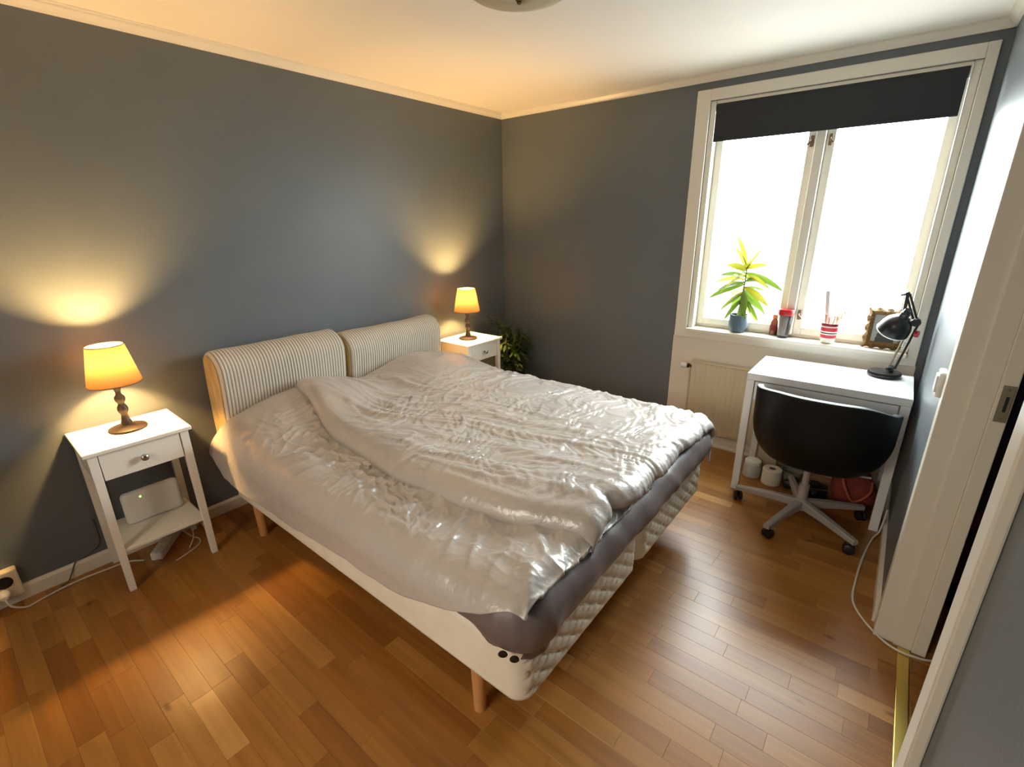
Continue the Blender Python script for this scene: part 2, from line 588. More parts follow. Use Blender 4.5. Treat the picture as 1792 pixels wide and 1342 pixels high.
H0 = 2.38
cor = [(0, H0), (-0.012, H0), (-0.016, H0 + 0.008), (-0.03, H0 + 0.026), (-0.032, H0 + 0.034), (-0.04, H0 + 0.036), (-0.04, ZC), (0, ZC)]
structure(build('trim_1', prism_x(B(), cor, XF, 0), WHITE))
structure(build('trim_2', prism_y(B(), cor, YR, 0), WHITE))
structure(build('trim_3', prism_x(B(), [(YR - y, z) for y, z in cor], XF, 0), WHITE))
bb = [(0, 0), (-0.016, 0), (-0.016, 0.058), (-0.008, 0.068), (0, 0.07)]
structure(build('baseboard_left', prism_x(B(), bb, XF, 0), WHITE))
b = prism_y(B(), bb, -1.6, 0)
structure(build('baseboard_back', b, WHITE))
structure(build('baseboard_right', prism_x(B(), [(YR - y, z) for y, z in bb], DX1 + 0.06, 0), WHITE))

# ---- white painted niche panel below the window, with its own floor moulding
b = B(); box(b, -0.012, 0, -2.985, -1.605, 0.0, 0.785, 0.002, 1); 
pan = structure(build('trim_4', b, WHITEW))
b = prism_y(B(), [(-0.012, 0), (-0.034, 0), (-0.034, 0.012), (-0.026, 0.02), (-0.026, 0.062), (-0.018, 0.075), (-0.012, 0.075)], -2.985, -1.605)
structure(build('baseboard_window', b, WHITE))

# ---- window
win = bpy.data.objects.new('window_1', None); COL.objects.link(win); structure(win); win.location = (0, 0, 0)
CO0, CO1, CZ1 = -2.98, -1.612, 2.338
b = B(); box(b, -0.02, 0.0, WY1, CO1, 0.785, CZ1, 0.004); build('casing', b, WHITE, win)
b = B(); box(b, -0.02, 0.0, CO0, WY0, 0.785, CZ1, 0.004); build('casing', b, WHITE, win)
b = B(); box(b, -0.02, 0.0, WY0, WY1, WZ1, CZ1, 0.004); build('casing', b, WHITE, win)
b = B(); box(b, -0.021, 0.0, CO0, CO1, 0.785, 0.828, 0.003); build('apron', b, WHITE, win)
b = B(); box(b, -0.045, 0.13, WY0 + 0.002, WY1 - 0.002, 0.828, 0.853, 0.006, 3); build('sill', b, WHITE, win)
# outer frame (in the reveal)
ft = 0.035
b = B(); box(b, 0.0, 0.15, WY1 - ft, WY1 - 0.0005, 0.853, WZ1, 0.004); build('frame_post', b, WHITE, win)
b = B(); box(b, 0.0, 0.15, WY0 + 0.0005, WY0 + ft, 0.853, WZ1, 0.004); build('frame_post', b, WHITE, win)
b = B(); box(b, 0.0, 0.15, WY0 + ft, WY1 - ft, WZ1 - 0.022, WZ1 - 0.0005, 0.004); build('frame_head', b, WHITE, win)
b = B(); box(b, 0.085, 0.15, WY0 + ft, WY1 - ft, 0.853, 0.875, 0.004); build('frame_foot', b, WHITE, win)
ym = -2.318
b = B(); box(b, 0.03, 0.15, ym - 0.024, ym + 0.024, 0.875, WZ1 - 0.022, 0.004); build('mullion', b, WHITE, win)
for y0, y1 in ((ym + 0.024, WY1 - ft), (WY0 + ft, ym - 0.024)):
    b = B()
    sw = 0.044
    z0, z1 = 0.875, WZ1 - 0.022
    box(b, 0.07, 0.12, y0 + 0.001, y0 + sw, z0, z1, 0.003); box(b, 0.07, 0.12, y1 - sw, y1 - 0.001, z0, z1, 0.003)
    box(b, 0.07, 0.12, y0 + sw, y1 - sw, z0, z0 + sw, 0.003); box(b, 0.07, 0.12, y0 + sw, y1 - sw, z1 - sw, z1, 0.003)
    s = build('sash', b, WHITE, win)
    b = B(); box(b, 0.093, 0.098, y0 + sw - 0.006, y1 - sw + 0.006, z0 + sw - 0.006, z1 - sw + 0.006); build('pane', b, PANE, s)
    yh = y0 + 0.022 if y0 > ym else y1 - 0.022
    for zh in (1.0, 2.0):
        b = B(); box(b, 0.060, 0.07, yh - 0.009, yh + 0.009, zh - 0.03, zh + 0.03, 0.003)
        tube(b, [(0.062, yh, zh + 0.01), (0.045, yh, zh), (0.042, yh + (0.02 if y0 > ym else -0.02), zh - 0.02)], 0.005, 6, 4)
        build('hasp', b, mat('aged_hasp', (120, 100, 80), 0.4, metal=0.8) if 'aged_hasp' not in bpy.data.materials else bpy.data.materials['aged_hasp'], s)

# ---- doorway trim, threshold
dr = bpy.data.objects.new('door_1', None); COL.objects.link(dr); structure(dr)
JB = -3.17
b = B(); box(b, DX1 - 0.022, DX1, JB, YR + 0.004, 0, DZ, 0.003); jl = build('jamb_lining', b, WHITE, dr)
b = B(); box(b, DX1 - 0.030, DX1 - 0.022, -3.128, -3.072, 0, DZ, 0.003); build('stop_bead', b, WHITE, dr)
b = B(); box(b, DX1 - 0.036, DX1 - 0.022, JB, -3.128, 0, DZ, 0.003); build('stop_board', b, WHITE, dr)
b = B(); box(b, DX1 - 0.022, DX1 + 0.05, YR, YR + 0.007, 0, DZ + 0.06, 0.003, 2); build('casing', b, WHITE, dr)
b = B(); box(b, DX0, DX0 + 0.02, JB, YR, 0, DZ, 0.003); build('jamb_lining', b, WHITE, dr)
b = B(); box(b, DX0 - 0.046, DX0 + 0.02, YR, YR + 0.02, 0, DZ + 0.06, 0.004); build('casing', b, WHITE, dr)
b = B(); box(b, DX0, DX1, JB, YR + 0.007, DZ, DZ + 0.02); build('head_lining', b, WHITE, dr)
b = B(); box(b, DX0 - 0.046, DX1 + 0.05, YR, YR + 0.012, DZ + 0.02, DZ + 0.09, 0.004); build('head_casing', b, WHITE, dr)
b = B(); box(b, DX0 + 0.02, DX1 - 0.036, -3.124, -3.086, 0, 0.006, 0.003, 2)
tr = build('trim_5', b, BRASS); structure(tr)
# strike plate on the jamb
SX = DX1 - 0.036
b = B(); box(b, SX - 0.003, SX, -3.167, -3.137, 0.965, 1.085, 0.001, 2); sp = build('strike_plate', b, STEELG, dr)
b = B(); box(b, SX - 0.004, SX - 0.0028, -3.158, -3.150, 1.00, 1.05); build('latch_slot', b, BLACKP, sp)
for z in (0.978, 1.072):
    b = B(); cyl(b, (SX - 0.0042, -3.152, z), (SX - 0.0028, -3.152, z), 0.004, n=10); build('screw', b, CHROME, sp)


# ------------------------------------------------------------------ radiator, switch, outlet
rad = thing('radiator', (-0.05, -2.3, 0.1), 'cream white panel radiator under the window beside the desk', 'radiator')
def at(o, root):
    """parent keeping world coordinates (root is an unrotated empty)"""
    o.parent = root
    o.matrix_parent_inverse = Matrix.LocRotScale(root.location, root.rotation_euler, None).inverted()
    return o
ny, nz = 260, 3
ys = np.linspace(-2.86, -1.775, ny)
prof = -0.062 - 0.003 * (0.5 + 0.5 * np.cos(np.clip(((ys * 1000) % 34 - 17) / 17, -1, 1) * np.pi * 0.98)) ** 0.7
bm = B()
zs = [0.105, 0.12, 0.605, 0.62]
offs = [0.004, 0, 0, 0.004]
G = [[bm.verts.new((prof[i] + offs[k], ys[i], zs[k])) for k in range(4)] for i in range(ny)]
for i in range(ny - 1):
    for k in range(3):
        bm.faces.new((G[i][k], G[i][k + 1], G[i + 1][k + 1], G[i + 1][k]))
box(bm, -0.058, -0.02, -2.86, -1.775, 0.105, 0.62, 0.004)
bmesh.ops.recalc_face_normals(bm, faces=bm.faces[:])
at(build('panel', bm, RADM, None, 40), rad)
b = B(); box(b, -0.068, -0.016, -2.865, -1.77, 0.618, 0.632, 0.004); at(build('top_grille', b, RADM), rad)
b = B(); cyl(b, (-0.05, -1.775, 0.585), (-0.05, -1.75, 0.585), 0.009); cyl(b, (-0.05, -1.755, 0.585), (-0.05, -1.742, 0.585), 0.016)
at(build('valve', b, mat('dark_bronze', (70, 52, 40), 0.35, metal=0.8)), rad)
b = B(); lathe(b, [(0.0, 0), (0.019, 0.002), (0.021, 0.01), (0.021, 0.04), (0.017, 0.046), (0, 0.047)], (-0.05, -1.742, 0.585), 20, (0, 1, 0.02))
at(build('thermostat_knob', b, WPLAST, None, 30), rad)
b = B(); tube(b, [(-0.05, -1.76, 0.58), (-0.05, -1.765, 0.4), (-0.05, -1.762, 0.1), (-0.05, -1.762, 0.0)], 0.007, 8); at(build('pipe', b, RADM, None, True), rad)
for y in (-2.7, -1.9):
    b = B(); box(b, -0.06, -0.012, y - 0.012, y + 0.012, 0.3, 0.34); at(build('bracket', b, RADM), rad)

sw = thing('light_switch', (-1.24, YR, 1.05), 'white light switch on the dark wall beside the door casing', 'switch')
b = B(); box(b, -1.285, -1.205, YR, YR + 0.022, 0.985, 1.075, 0.006, 3); at(build('switch_box', b, WPLAST), sw)
b = B(); box(b, -1.272, -1.218, YR + 0.02, YR + 0.028, 1.0, 1.06, 0.003, 2); at(build('rocker', b, WPLAST), sw)

ol = thing('wall_outlet', (-3.5, 0, 0.1), 'cream double wall outlet box low on the wall with plugs in it', 'outlet')
b = B(); box(b, -3.60, -3.437, -0.042, 0, 0.045, 0.175, 0.006, 3); at(build('outlet_box', b, CREAMP), ol)
b = B(); lathe(b, [(0.0, 0), (0.026, 0), (0.028, 0.003), (0.028, 0.001)], (-3.485, -0.0425, 0.128), 20, (0, -1, 0)); at(build('socket_recess', b, BLACKP), ol)
b = B(); lathe(b, [(0.02, 0), (0.021, 0.004), (0.019, 0.03), (0.010, 0.045), (0, 0.046)], (-3.50, -0.042, 0.078), 20, (0, -1, 0)); at(build('plug', b, WPLAST, None, 30), ol)

# cables at floor by the wall
def cable(name, pts, r, m, label, cat='cable'):
    return tag(build(name, tube(B(), pts, r, 8, 8), m, None, True), label, cat)
CABW = mat('white_cable', (214, 208, 196), 0.5)
CABG = mat('grey_cable', (96, 92, 86), 0.5)
cable('power_cable', [(-3.50, -0.085, 0.078), (-3.49, -0.10, 0.04), (-3.45, -0.10, 0.008), (-3.40, -0.085, 0.005), (-3.33, -0.07, 0.005), (-3.25, -0.065, 0.005), (-3.16, -0.075, 0.005), (-3.08, -0.09, 0.005), (-3.03, -0.14, 0.005)], 0.004, CABW, 'white power cable running along the baseboard from the wall outlet')
cable('thin_cable', [(-3.33, -0.045, 0.004), (-3.30, -0.036, 0.006), (-3.275, -0.022, 0.04), (-3.25, -0.012, 0.078), (-3.20, -0.008, 0.088), (-3.155, -0.006, 0.12), (-3.148, -0.005, 0.18), (-3.149, -0.005, 0.25)], 0.003, CABG, 'thin grey cable rising behind the router nightstand')
cable('tangled_cord', [(-2.85, -0.21, 0.004), (-2.81, -0.16, 0.03), (-2.80, -0.10, 0.07), (-2.82, -0.05, 0.09), (-2.835, -0.06, 0.05), (-2.81, -0.12, 0.012), (-2.79, -0.17, 0.004), (-2.81, -0.22, 0.004), (-2.87, -0.25, 0.004), (-2.93, -0.27, 0.004)], 0.003, CABW, 'tangled white cord on the floor under the router nightstand')
cable('extension_cable', [(-0.575, -2.998, 0.16), (-0.57, -2.99, 0.03), (-0.64, -2.965, 0.006), (-0.85, -2.938, 0.005), (-1.06, -2.926, 0.005), (-1.21, -2.93, 0.005), (-1.32, -2.985, 0.006), (-1.395, -3.06, 0.008), (-1.41, -3.13, 0.013), (-1.37, -3.20, 0.006), (-1.25, -3.26, 0.005), (-1.1, -3.4, 0.005)], 0.0045, CABW, 'white cable curving across the floor from the desk into the closet doorway')
ps = thing('power_strip', (-2.92, -0.1, 0), 'white power strip on the floor under the left nightstand', 'power strip', rz=math.radians(52))
b = B(); box(b, -0.11, 0.11, -0.026, 0.026, 0.0, 0.042, 0.006, 2); build('housing', b, WPLAST, ps)
for k in range(3):
    b = B(); lathe(b, [(0, 0), (0.018, 0), (0.019, 0.0015), (0.0, 0.0016)], (-0.065 + k * 0.06, 0, 0.042), 16); build('socket', b, CREAMP, ps)
ad = thing('power_adapter', (-2.715, -0.06, 0), 'small white power adapter on the floor behind the nightstand leg', 'adapter')
b = B(); box(b, -0.02, 0.02, -0.028, 0.028, 0, 0.06, 0.006, 2); build('body', b, WPLAST, ad)
b = B(); tube(b, [(0, 0, 0.06), (0, 0.005, 0.09), (0.01, 0.02, 0.12), (0.0, 0.045, 0.15)], 0.003, 6); build('lead', b, CABW, ad, True)


# ------------------------------------------------------------------ bed
def rrect(x0, x1, y0, y1, r, step):
    """closed perimeter of a rounded rectangle: points, outward normals (counter-clockwise)"""
    P, N = [], []
    corners = [((x1 - r, y1 - r), 0), ((x0 + r, y1 - r), 90), ((x0 + r, y0 + r), 180), ((x1 - r, y0 + r), 270)]
    k = max(4, int(r * math.pi / 2 / step))
    for i, (c, a0) in enumerate(corners):
        for j in range(k + 1):
            a = math.radians(a0 + 90 * j / k)
            P.append((c[0] + r * math.cos(a), c[1] + r * math.sin(a))); N.append((math.cos(a), math.sin(a)))
        nx = corners[(i + 1) % 4]
        a1 = math.radians(a0 + 90)
        p = np.array(P[-1]); q = np.array((nx[0][0] + r * math.cos(a1), nx[0][1] + r * math.sin(a1)))
        L = np.linalg.norm(q - p); m = max(1, int(L / step))
        for j in range(1, m):
            P.append(tuple(p + (q - p) * j / m)); N.append((math.cos(a1), math.sin(a1)))
    return np.array(P), np.array(N)


def loft(name, peri, prof, m, parent=None, disp=None, lid=True):
    """prof: list of (outward offset, z). ring per entry; lids shrink to a centre fan."""
    P, N = peri
    off = np.array([p[0] for p in prof]); z = np.array([p[1] for p in prof])
    XY = P[:, None, :] + N[:, None, :] * off[None, :, None]
    V = np.concatenate([XY, np.broadcast_to(z[None, :, None], XY.shape[:2] + (1,))], -1)
    if disp is not None:
        V = disp(V, N)
    o = grid_mesh(name, V, m, parent, close_u=True)
    if lid:
        bm = bmesh.new(); bm.from_mesh(o.data)
        bm.verts.ensure_lookup_table()
        n, k = V.shape[:2]
        VV = list(bm.verts)
        for j in (0, k - 1):
            c = bm.verts.new(Vector(V[:, j].mean(0)))
            for i in range(n):
                a, d = VV[i * k + j], VV[((i + 1) % n) * k + j]
                f = bm.faces.new((a, d, c)); f.smooth = True
        bmesh.ops.recalc_face_normals(bm, faces=bm.faces[:])
        bm.to_mesh(o.data); bm.free()
    return o


BZ0, BZ1 = 0.205, 0.425
def quilt(V, N):
    # puffed diamond quilting on the foot end, soft lumps elsewhere
    x, y, z = V[..., 0], V[..., 1], V[..., 2]
    foot = sst(0.75, 0.97, -N[:, 1])[:, None] * np.ones_like(z)
    a = (x * 1.0 + z * 1.35) / 0.085; c = (x * 1.0 - z * 1.35) / 0.085
    da = np.abs(a - np.round(a)); dc = np.abs(c - np.round(c))
    q = np.minimum(da, dc)
    d = foot * (-0.0065 * np.exp(-(q / 0.055) ** 2) + 0.003 * np.sin(np.clip(q, 0, .5) * np.pi))
    d += (1 - foot) * 0.003 * pn(y * 6 + x * 6, z * 7, 3)
    zz = sst(BZ0 + 0.005, BZ0 + 0.05, z) * (1 - sst(BZ1 - 0.02, BZ1, z))
    V = V.copy()
    V[..., 0] += N[:, 0][:, None] * d * zz; V[..., 1] += N[:, 1][:, None] * d * zz
    return V


def bed_base(x0, x1, label):
    t = thing('bed_base', ((x0 + x1) / 2, -1.13, 0), label, 'bed base', 'box spring bed bases side by side')
    zz = np.linspace(BZ0 + 0.02, BZ1 - 0.02, 26)
    prof = [(-0.05, BZ0), (-0.018, BZ0 + 0.001), (-0.006, BZ0 + 0.007)] + [(0, z) for z in zz] + [(-0.006, BZ1 - 0.006), (-0.02, BZ1)]
    at(loft('upholstered_box', rrect(x0, x1, -2.195, -0.245, 0.06, 0.0085), prof, BASEF, None, quilt), t)
    for lx, ly in ((x0 + 0.045, -0.40), (x1 - 0.05, -0.40), (x0 + 0.045, -1.975), (x1 - 0.05, -1.975)):
        b = B(); cyl(b, (lx, ly, 0.0), (lx, ly, BZ0 + 0.004), 0.021, 0.027, 18)
        at(build('leg', b, LEGW, None, 40), t)
    return t


bed_base(-2.60, -1.812, 'cream quilted box spring base with wooden legs, by the left nightstand')
bed_base(-1.798, -1.03, 'cream quilted box spring base, on the window side of the bed')

# dark fitted sheet over the mattress topper
tz0, tz1 = 0.395, 0.585
def sheet_disp(V, N):
    V = V.copy()
    x, y, z = V[..., 0], V[..., 1], V[..., 2]
    h = 1 - sst(tz0, tz0 + 0.14, z)
    drop = 0.018 * pn(x * 2.3 + 3, y * 2.3, 5)
    # near foot corner sags a little
    cd = np.exp(-(((x + 2.6) / 0.16) ** 2 + ((y + 2.2) / 0.2) ** 2))
    far = np.clip((x + 2.6) / 1.6, 0, 1)
    V[..., 2] += h * (drop - 0.03 * cd + 0.018 * far)
    s = x + y
    wr = 0.006 * ridge(x * 5 + y * 2, z * 3 + y * 5, 8, 1.6) + 0.004 * pn(x * 9, y * 9 + z * 6, 9)
    wr += 0.012 * cd * ridge((x - y) * 7, z * 6, 4, 1.4)
    V[..., 0] += N[:, 0][:, None] * wr; V[..., 1] += N[:, 1][:, None] * wr
    V[..., 2] += 0.4 * wr * sst(tz1 - 0.05, tz1, z)
    return V
prof = [(-0.012, tz0 - 0.004), (0.0, tz0), (0.004, tz0 + 0.012)]
for k in range(13):
    a = -0.9 + (math.pi / 2 + 0.9) * k / 12
    prof.append((-0.052 + 0.085 * math.cos(a) + 0.004, (tz1 - 0.09) + 0.09 * math.sin(a) + (0 if k else 0)))
prof += [(-0.12, tz1 + 0.002), (-0.22, tz1 + 0.002)]
prof = [(a, max(z, tz0 - 0.004 + 0.008 * i)) if i < 5 else (a, z) for i, (a, z) in enumerate(prof)]
mt = thing('mattress', (-1.815, -1.14, 0.425), 'mattress topper in a dark grey fitted sheet, showing at the foot end', 'mattress')
at(loft('fitted_sheet', rrect(-2.59, -1.02, -2.205, -0.25, 0.10, 0.013), prof, SHEET, None, sheet_disp), mt)
for (x, y, z) in ((-2.604, -2.13, 0.437), (-2.592, -2.162, 0.43)):
    b = B()
    nrm = Vector((-0.8, -0.6, -0.1))
    lathe(b, [(0.0, 0), (0.012, 0), (0.014, 0.004), (0.010, 0.006), (0.0, 0.003)], (x - 0.032, y - 0.024, z), 16, nrm)
    at(build('corner_eyelet', b, BLACKP, None, 30), mt)


# headboards: corduroy cushions
def headboard(x0, x1, sc, label):
    t = thing('headboard', ((x0 + x1) / 2, 0, 0.42), label, 'headboard', 'corduroy headboard cushions against the slate wall')
    prof = [(-0.015, 0.44), (-0.02, 0.6), (-0.035, 0.8), (-0.055, 0.92), (-0.085, 0.955), (-0.13, 0.965), (-0.175, 0.955), (-0.215, 0.925), (-0.238, 0.88), (-0.242, 0.82), (-0.232, 0.72), (-0.215, 0.60), (-0.205, 0.5), (-0.20, 0.44)]
    pts = spline([(0, y, 0.42 + (z - 0.42) * sc) for y, z in prof], 6)
    Q = np.array([(p.y, p.z) for p in pts])
    T = np.gradient(Q, axis=0); Nn = np.stack([-T[:, 1], T[:, 0]], -1); Nn /= np.linalg.norm(Nn, axis=1, keepdims=True)
    if Nn[len(Nn) // 2, 1] < 0:
        Nn = -Nn
    pitch = 0.0168
    n = int((x1 - x0) / pitch) * 8
    xs = np.linspace(x0, x1, n)
    ph = xs / pitch
    rib = 0.0058 * np.abs(np.sin(np.pi * ph)) ** 0.6
    edge = -0.018 * (1 - sst(0, 0.02, xs - x0)) - 0.018 * (1 - sst(0, 0.02, x1 - xs))
    X, K = np.meshgrid(xs, np.arange(len(Q)), indexing='ij')
    lump = 0.006 * pn(X * 5, K * 0.07, 11)
    D = rib[:, None] + edge[:, None] + lump
    P = np.stack([X, Q[K, 0] + Nn[K, 0] * D, Q[K, 1] + Nn[K, 1] * D], -1)
    at(grid_mesh('corduroy_cover', P, CORD), t)
    for xe, s in ((x0 + 0.001, -1), (x1 - 0.001, 1)):
        bm = B()
        ci = Vector((xe + s * 0.004, -0.12, 0.7))
        ring = [bm.verts.new((xe, Q[k, 0] + Nn[k, 0] * -0.014, Q[k, 1] + Nn[k, 1] * -0.014)) for k in range(len(Q))]
        mid = [bm.verts.new((xe + s * 0.006, -0.12 + (v.co.y + 0.12) * 0.7, 0.7 + (v.co.z - 0.7) * 0.85)) for v in ring]
        m = len(ring)
        for k in range(m):
            bm.faces.new((ring[k], ring[(k + 1) % m], mid[(k + 1) % m], mid[k]))
        bm.faces.new(mid)
        bmesh.ops.recalc_face_normals(bm, faces=bm.faces[:])
        at(build('side_panel', bm, CORDE, None, 50, 'tan fabric side panel'), t)
    return t
headboard(-2.555, -1.832, 1.0, 'beige corduroy headboard cushion by the left nightstand, showing its tan side')
headboard(-1.803, -1.03, 0.935, 'beige corduroy headboard cushion nearer the window corner')


def pillow_bump(x, y):
    def g(cx, cy, sx, sy, h):
        d = np.sqrt(((x - cx) / sx) ** 2 + ((y - cy) / sy) ** 2)
        return h * (1 - sst(0.15, 1.15, d))
    return g(-2.25, -0.44, 0.46, 0.40, 0.115) + g(-1.33, -0.44, 0.48, 0.42, 0.095)


# lower duvet, hanging over the bedside towards the left nightstand
ny, nx = 420, 260
v = np.linspace(0, 1, ny); u = np.linspace(0, 1, nx)
yy = -0.225 - v * 1.99
hem_y = np.array([-2.3, -2.2, -2.09, -1.9, -1.7, -1.35, -1.0, -0.57, -0.40, -0.30, -0.2, -0.1])
hem_z = np.array([0.605, 0.6, 0.545, 0.48, 0.44, 0.42, 0.40, 0.385, 0.40, 0.455, 0.53, 0.56])
hz = np.interp(yy, hem_y, hem_z) + 0.006 * pn(yy * 5, yy * 0, 21)
U, V_ = np.meshgrid(u, v, indexing='ij')
Y = np.broadcast_to(yy, U.shape)
HZ = np.broadcast_to(hz, U.shape)
zt = 0.612
rb = 0.125
xe = -2.672
# arc-length pieces: flat, bend, drop
flat = abs(-1.78 - (xe + rb)); arc = rb * np.pi / 2
dropL = np.clip(zt - rb - HZ, -arc * 0.75, None)
tot = flat + arc + dropL
A = U * tot
th = np.clip((A - flat) / rb, 0, np.pi / 2)
X = -1.78 - np.minimum(A, flat) - rb * np.sin(th)
Z = zt - rb * (1 - np.cos(th)) - np.clip(A - flat - arc, 0, None)
X = X - 0.012 * np.clip((zt - rb - Z) / 0.15, 0, 1)
# foot roll-off and head tuck
foot = sst(0.965, 1.0, V_); Z = Z - 0.028 * foot ** 2
Yc = Y + 0.0
headt = 1 - sst(0.0, 0.035, V_); Z = Z - 0.03 * headt
Z = Z + pillow_bump(X, Y) * (1 - sst(0.0, 0.12, zt - Z - 0.0))
# hollow of the foot-left corner pulled in
X = X + 0.008 * sst(-2.0, -2.22, Y) * sst(0.55, 1.0, U)
Z = Z + 0.016 * sst(-1.95, -2.15, Y) * sst(-2.3, -2.55, X)
P = np.stack([X, Yc, Z], -1)
N = normals(P)
if N[nx // 4, ny // 2, 2] < 0:
    N = -N
a1 = X * 1.0 + 0.12 * pn(X * 3, Y * 3, 31); a2 = Y + 0.12 * pn(X * 3 + 7, Y * 3, 32)
band = sst(-2.665, -2.52, X) * sst(-0.35, -0.75, Y) * (1 - 0.75 * sst(-1.6, -1.95, Y)) * (0.55 + 0.45 * sst(-0.2, 0.35, pn(X * 3.1, Y * 2.3, 29)))
cr = 0.015 * ridge(a1 * 9 + a2 * 2, a2 * 5, 33, 2.4) + 0.011 * ridge(a1 * 9 - a2 * 7, a2 * 14 + a1 * 4, 34, 2.4) + 0.005 * ridge(a1 * 24, a2 * 18, 30, 2.2)
D = band * (cr - 0.006)
rot = math.radians(28)
r1 = X * math.cos(rot) + Y * math.sin(rot); r2 = -X * math.sin(rot) + Y * math.cos(rot)
fm = sst(-1.35, -1.75, Y) * sst(-2.68, -2.5, X)
D += fm * (0.015 * ridge(r1 * 2.2 + 0.3 * pn(X * 3, Y * 3, 36), r2 * 7.5, 35, 1.35) + 0.004 * ridge(r1 * 6, r2 * 16, 37, 2))
D += 0.010 * pn(X * 2.6, Y * 2.6, 38) + 0.0025 * pn(X * 12, Y * 12, 39)
D += (1 - band) * 0.002 * ridge(a1 * 7, a2 * 5, 40, 1.6)
D *= sst(0, 0.03, U)
P = P + N * D[..., None]
d1 = grid_mesh('duvet', P, DUVET)
md = d1.modifiers.new('thickness', 'SOLIDIFY'); md.thickness = 0.012; md.offset = -1
tag(d1, 'taupe grey duvet hanging over the bedside nearest the router nightstand, tucked beneath the other duvet', 'duvet', 'two matching taupe duvets spread over the bed')

# upper duvet, puffed and overlapping the first
ny, nx = 430, 330
v = np.linspace(0, 1, ny); u = np.linspace(0, 1, nx)
yy = -0.225 - v * 1.985
ey = np.array([-2.25, -2.18, -1.97, -1.75, -1.44, -0.97, -0.64, -0.3, -0.1])
ex = np.array([-2.245, -2.265, -2.33, -2.37, -2.385, -2.34, -2.29, -2.19, -2.10])
xl = np.interp(yy, ey, ex) + 0.012 * pn(yy * 4, yy * 0, 51)
U, V_ = np.meshgrid(u, v, indexing='ij')
Y = np.broadcast_to(yy, U.shape); XL = np.broadcast_to(xl, U.shape)
# right side: drops over the far edge
xr, rb2, drop2 = -1.0, 0.09, 0.13
flatR = (xr - rb2) - XL; arc2 = rb2 * np.pi / 2
A = U * (flatR + arc2 + drop2)
th = np.clip((A - flatR) / rb2, 0, np.pi / 2)
X = XL + np.minimum(A, flatR) + rb2 * np.sin(th)
under = 0.612 + pillow_bump(X, Y)
dl = A                                             # distance from the left edge
puff = 0.056 * np.sqrt(np.clip(1 - (1 - np.clip(dl / 0.07, 0, 1)) ** 2, 0, 1)) - 0.014 * sst(0.12, 0.55, dl)
puff = puff * (0.75 + 0.35 * sst(-0.3, -1.0, Y))
Z = under + puff - rb2 * (1 - np.cos(th)) - np.clip(A - flatR - arc2, 0, None)
Z = Z - 0.036 * sst(-1.5, -1.0, X)
# foot edge rounds down
fd = np.clip((1 - V_) * 2.07 / 0.06, 0, 1)
Z = Z - (0.05 * (1 - np.sqrt(np.clip(1 - (1 - fd) ** 2, 0, 1)))) * 0.9
Z = Z - 0.03 * (1 - sst(0, 0.04, V_))
footw = 0.018 * pn(X * 5, X * 0 + 2.0, 52) + 0.03 * np.exp(-((X + 2.09) / 0.05) ** 2)
Yd = Y + footw * sst(0.85, 1.0, V_)
P = np.stack([X, Yd, Z], -1)
N = normals(P)
if N[nx // 2, ny // 2, 2] < 0:
    N = -N
w1 = 0.16 * pn(X * 2.2, Y * 2.2, 53)
ac = (X + 0.22 * np.cos(np.clip(-Y, 0, 2.2) * 1.3)) + 0.10 * pn(X * 2, Y * 1.6, 54)
left = 1 - sst(-1.85, -1.45, X)
longf = 0.011 * ridge(ac * 7.5, Y * 1.1 + w1, 55, 2.0) + 0.005 * ridge(ac * 17, Y * 2.2 + w1, 56, 2.2)
D = left * longf * sst(-0.25, -0.6, Y)
b1 = X + 0.10 * pn(X * 4, Y * 4, 57); b2 = Y + 0.10 * pn(X * 4 + 5, Y * 4, 58)
mid = sst(-0.55, -0.95, Y)
D += mid * (0.0065 * ridge(b1 * 2.4 - b2 * 1.2, b2 * 9 + b1 * 3, 59, 2.2) + 0.004 * ridge(b1 * 6 + b2 * 3, b2 * 20 - b1 * 5, 60, 2.4) + 0.0013 * ridge(b1 * 30, b2 * 40, 50, 2.2))
far = sst(-1.45, -1.2, X)
D += far * 0.007 * ridge(b1 * 3, b2 * 5.5, 61, 2.0)
# storage crease across the middle and arcs round the pillow
cl = (X + 1.62) * 0.72 + (Y + 0.95) * 0.69
D -= 0.008 * np.exp(-(cl / 0.012) ** 2) * np.exp(-(((X + 1.62) * 0.69 - (Y + 0.95) * 0.72) / 0.28) ** 2)
rr = np.sqrt(((X + 1.33) / 1.05) ** 2 + (Y + 0.40) ** 2)
D += 0.008 * ridge(rr * 9 + 0.3 * pn(X * 5, Y * 5, 62), np.arctan2(Y + 0.4, X + 1.33) * 1.4, 63, 1.6) * sst(0.28, 0.42, rr) * (1 - sst(0.6, 0.8, rr))
D += 0.006 * pn(X * 2.7, Y * 2.7, 64) + 0.002 * pn(X * 14, Y * 14, 65)
D *= (0.35 + 0.65 * sst(0.05, 0.14, dl)) * sst(0, 0.02, U)
P = P + N * D[..., None]
d2 = grid_mesh('duvet', P, DUVET)
md = d2.modifiers.new('thickness', 'SOLIDIFY'); md.thickness = 0.014; md.offset = -1
tag(d2, 'rumpled taupe grey duvet on the window side, lying on top of the other duvet', 'duvet', 'two matching taupe duvets spread over the bed')


# ------------------------------------------------------------------ nightstands and bedside lamps
def copy_tree(o, parent=None):
    c = o.copy(); COL.objects.link(c)
    if parent:
        c.parent = parent
    for ch in list(o.children):
        copy_tree(ch, c)
    return c


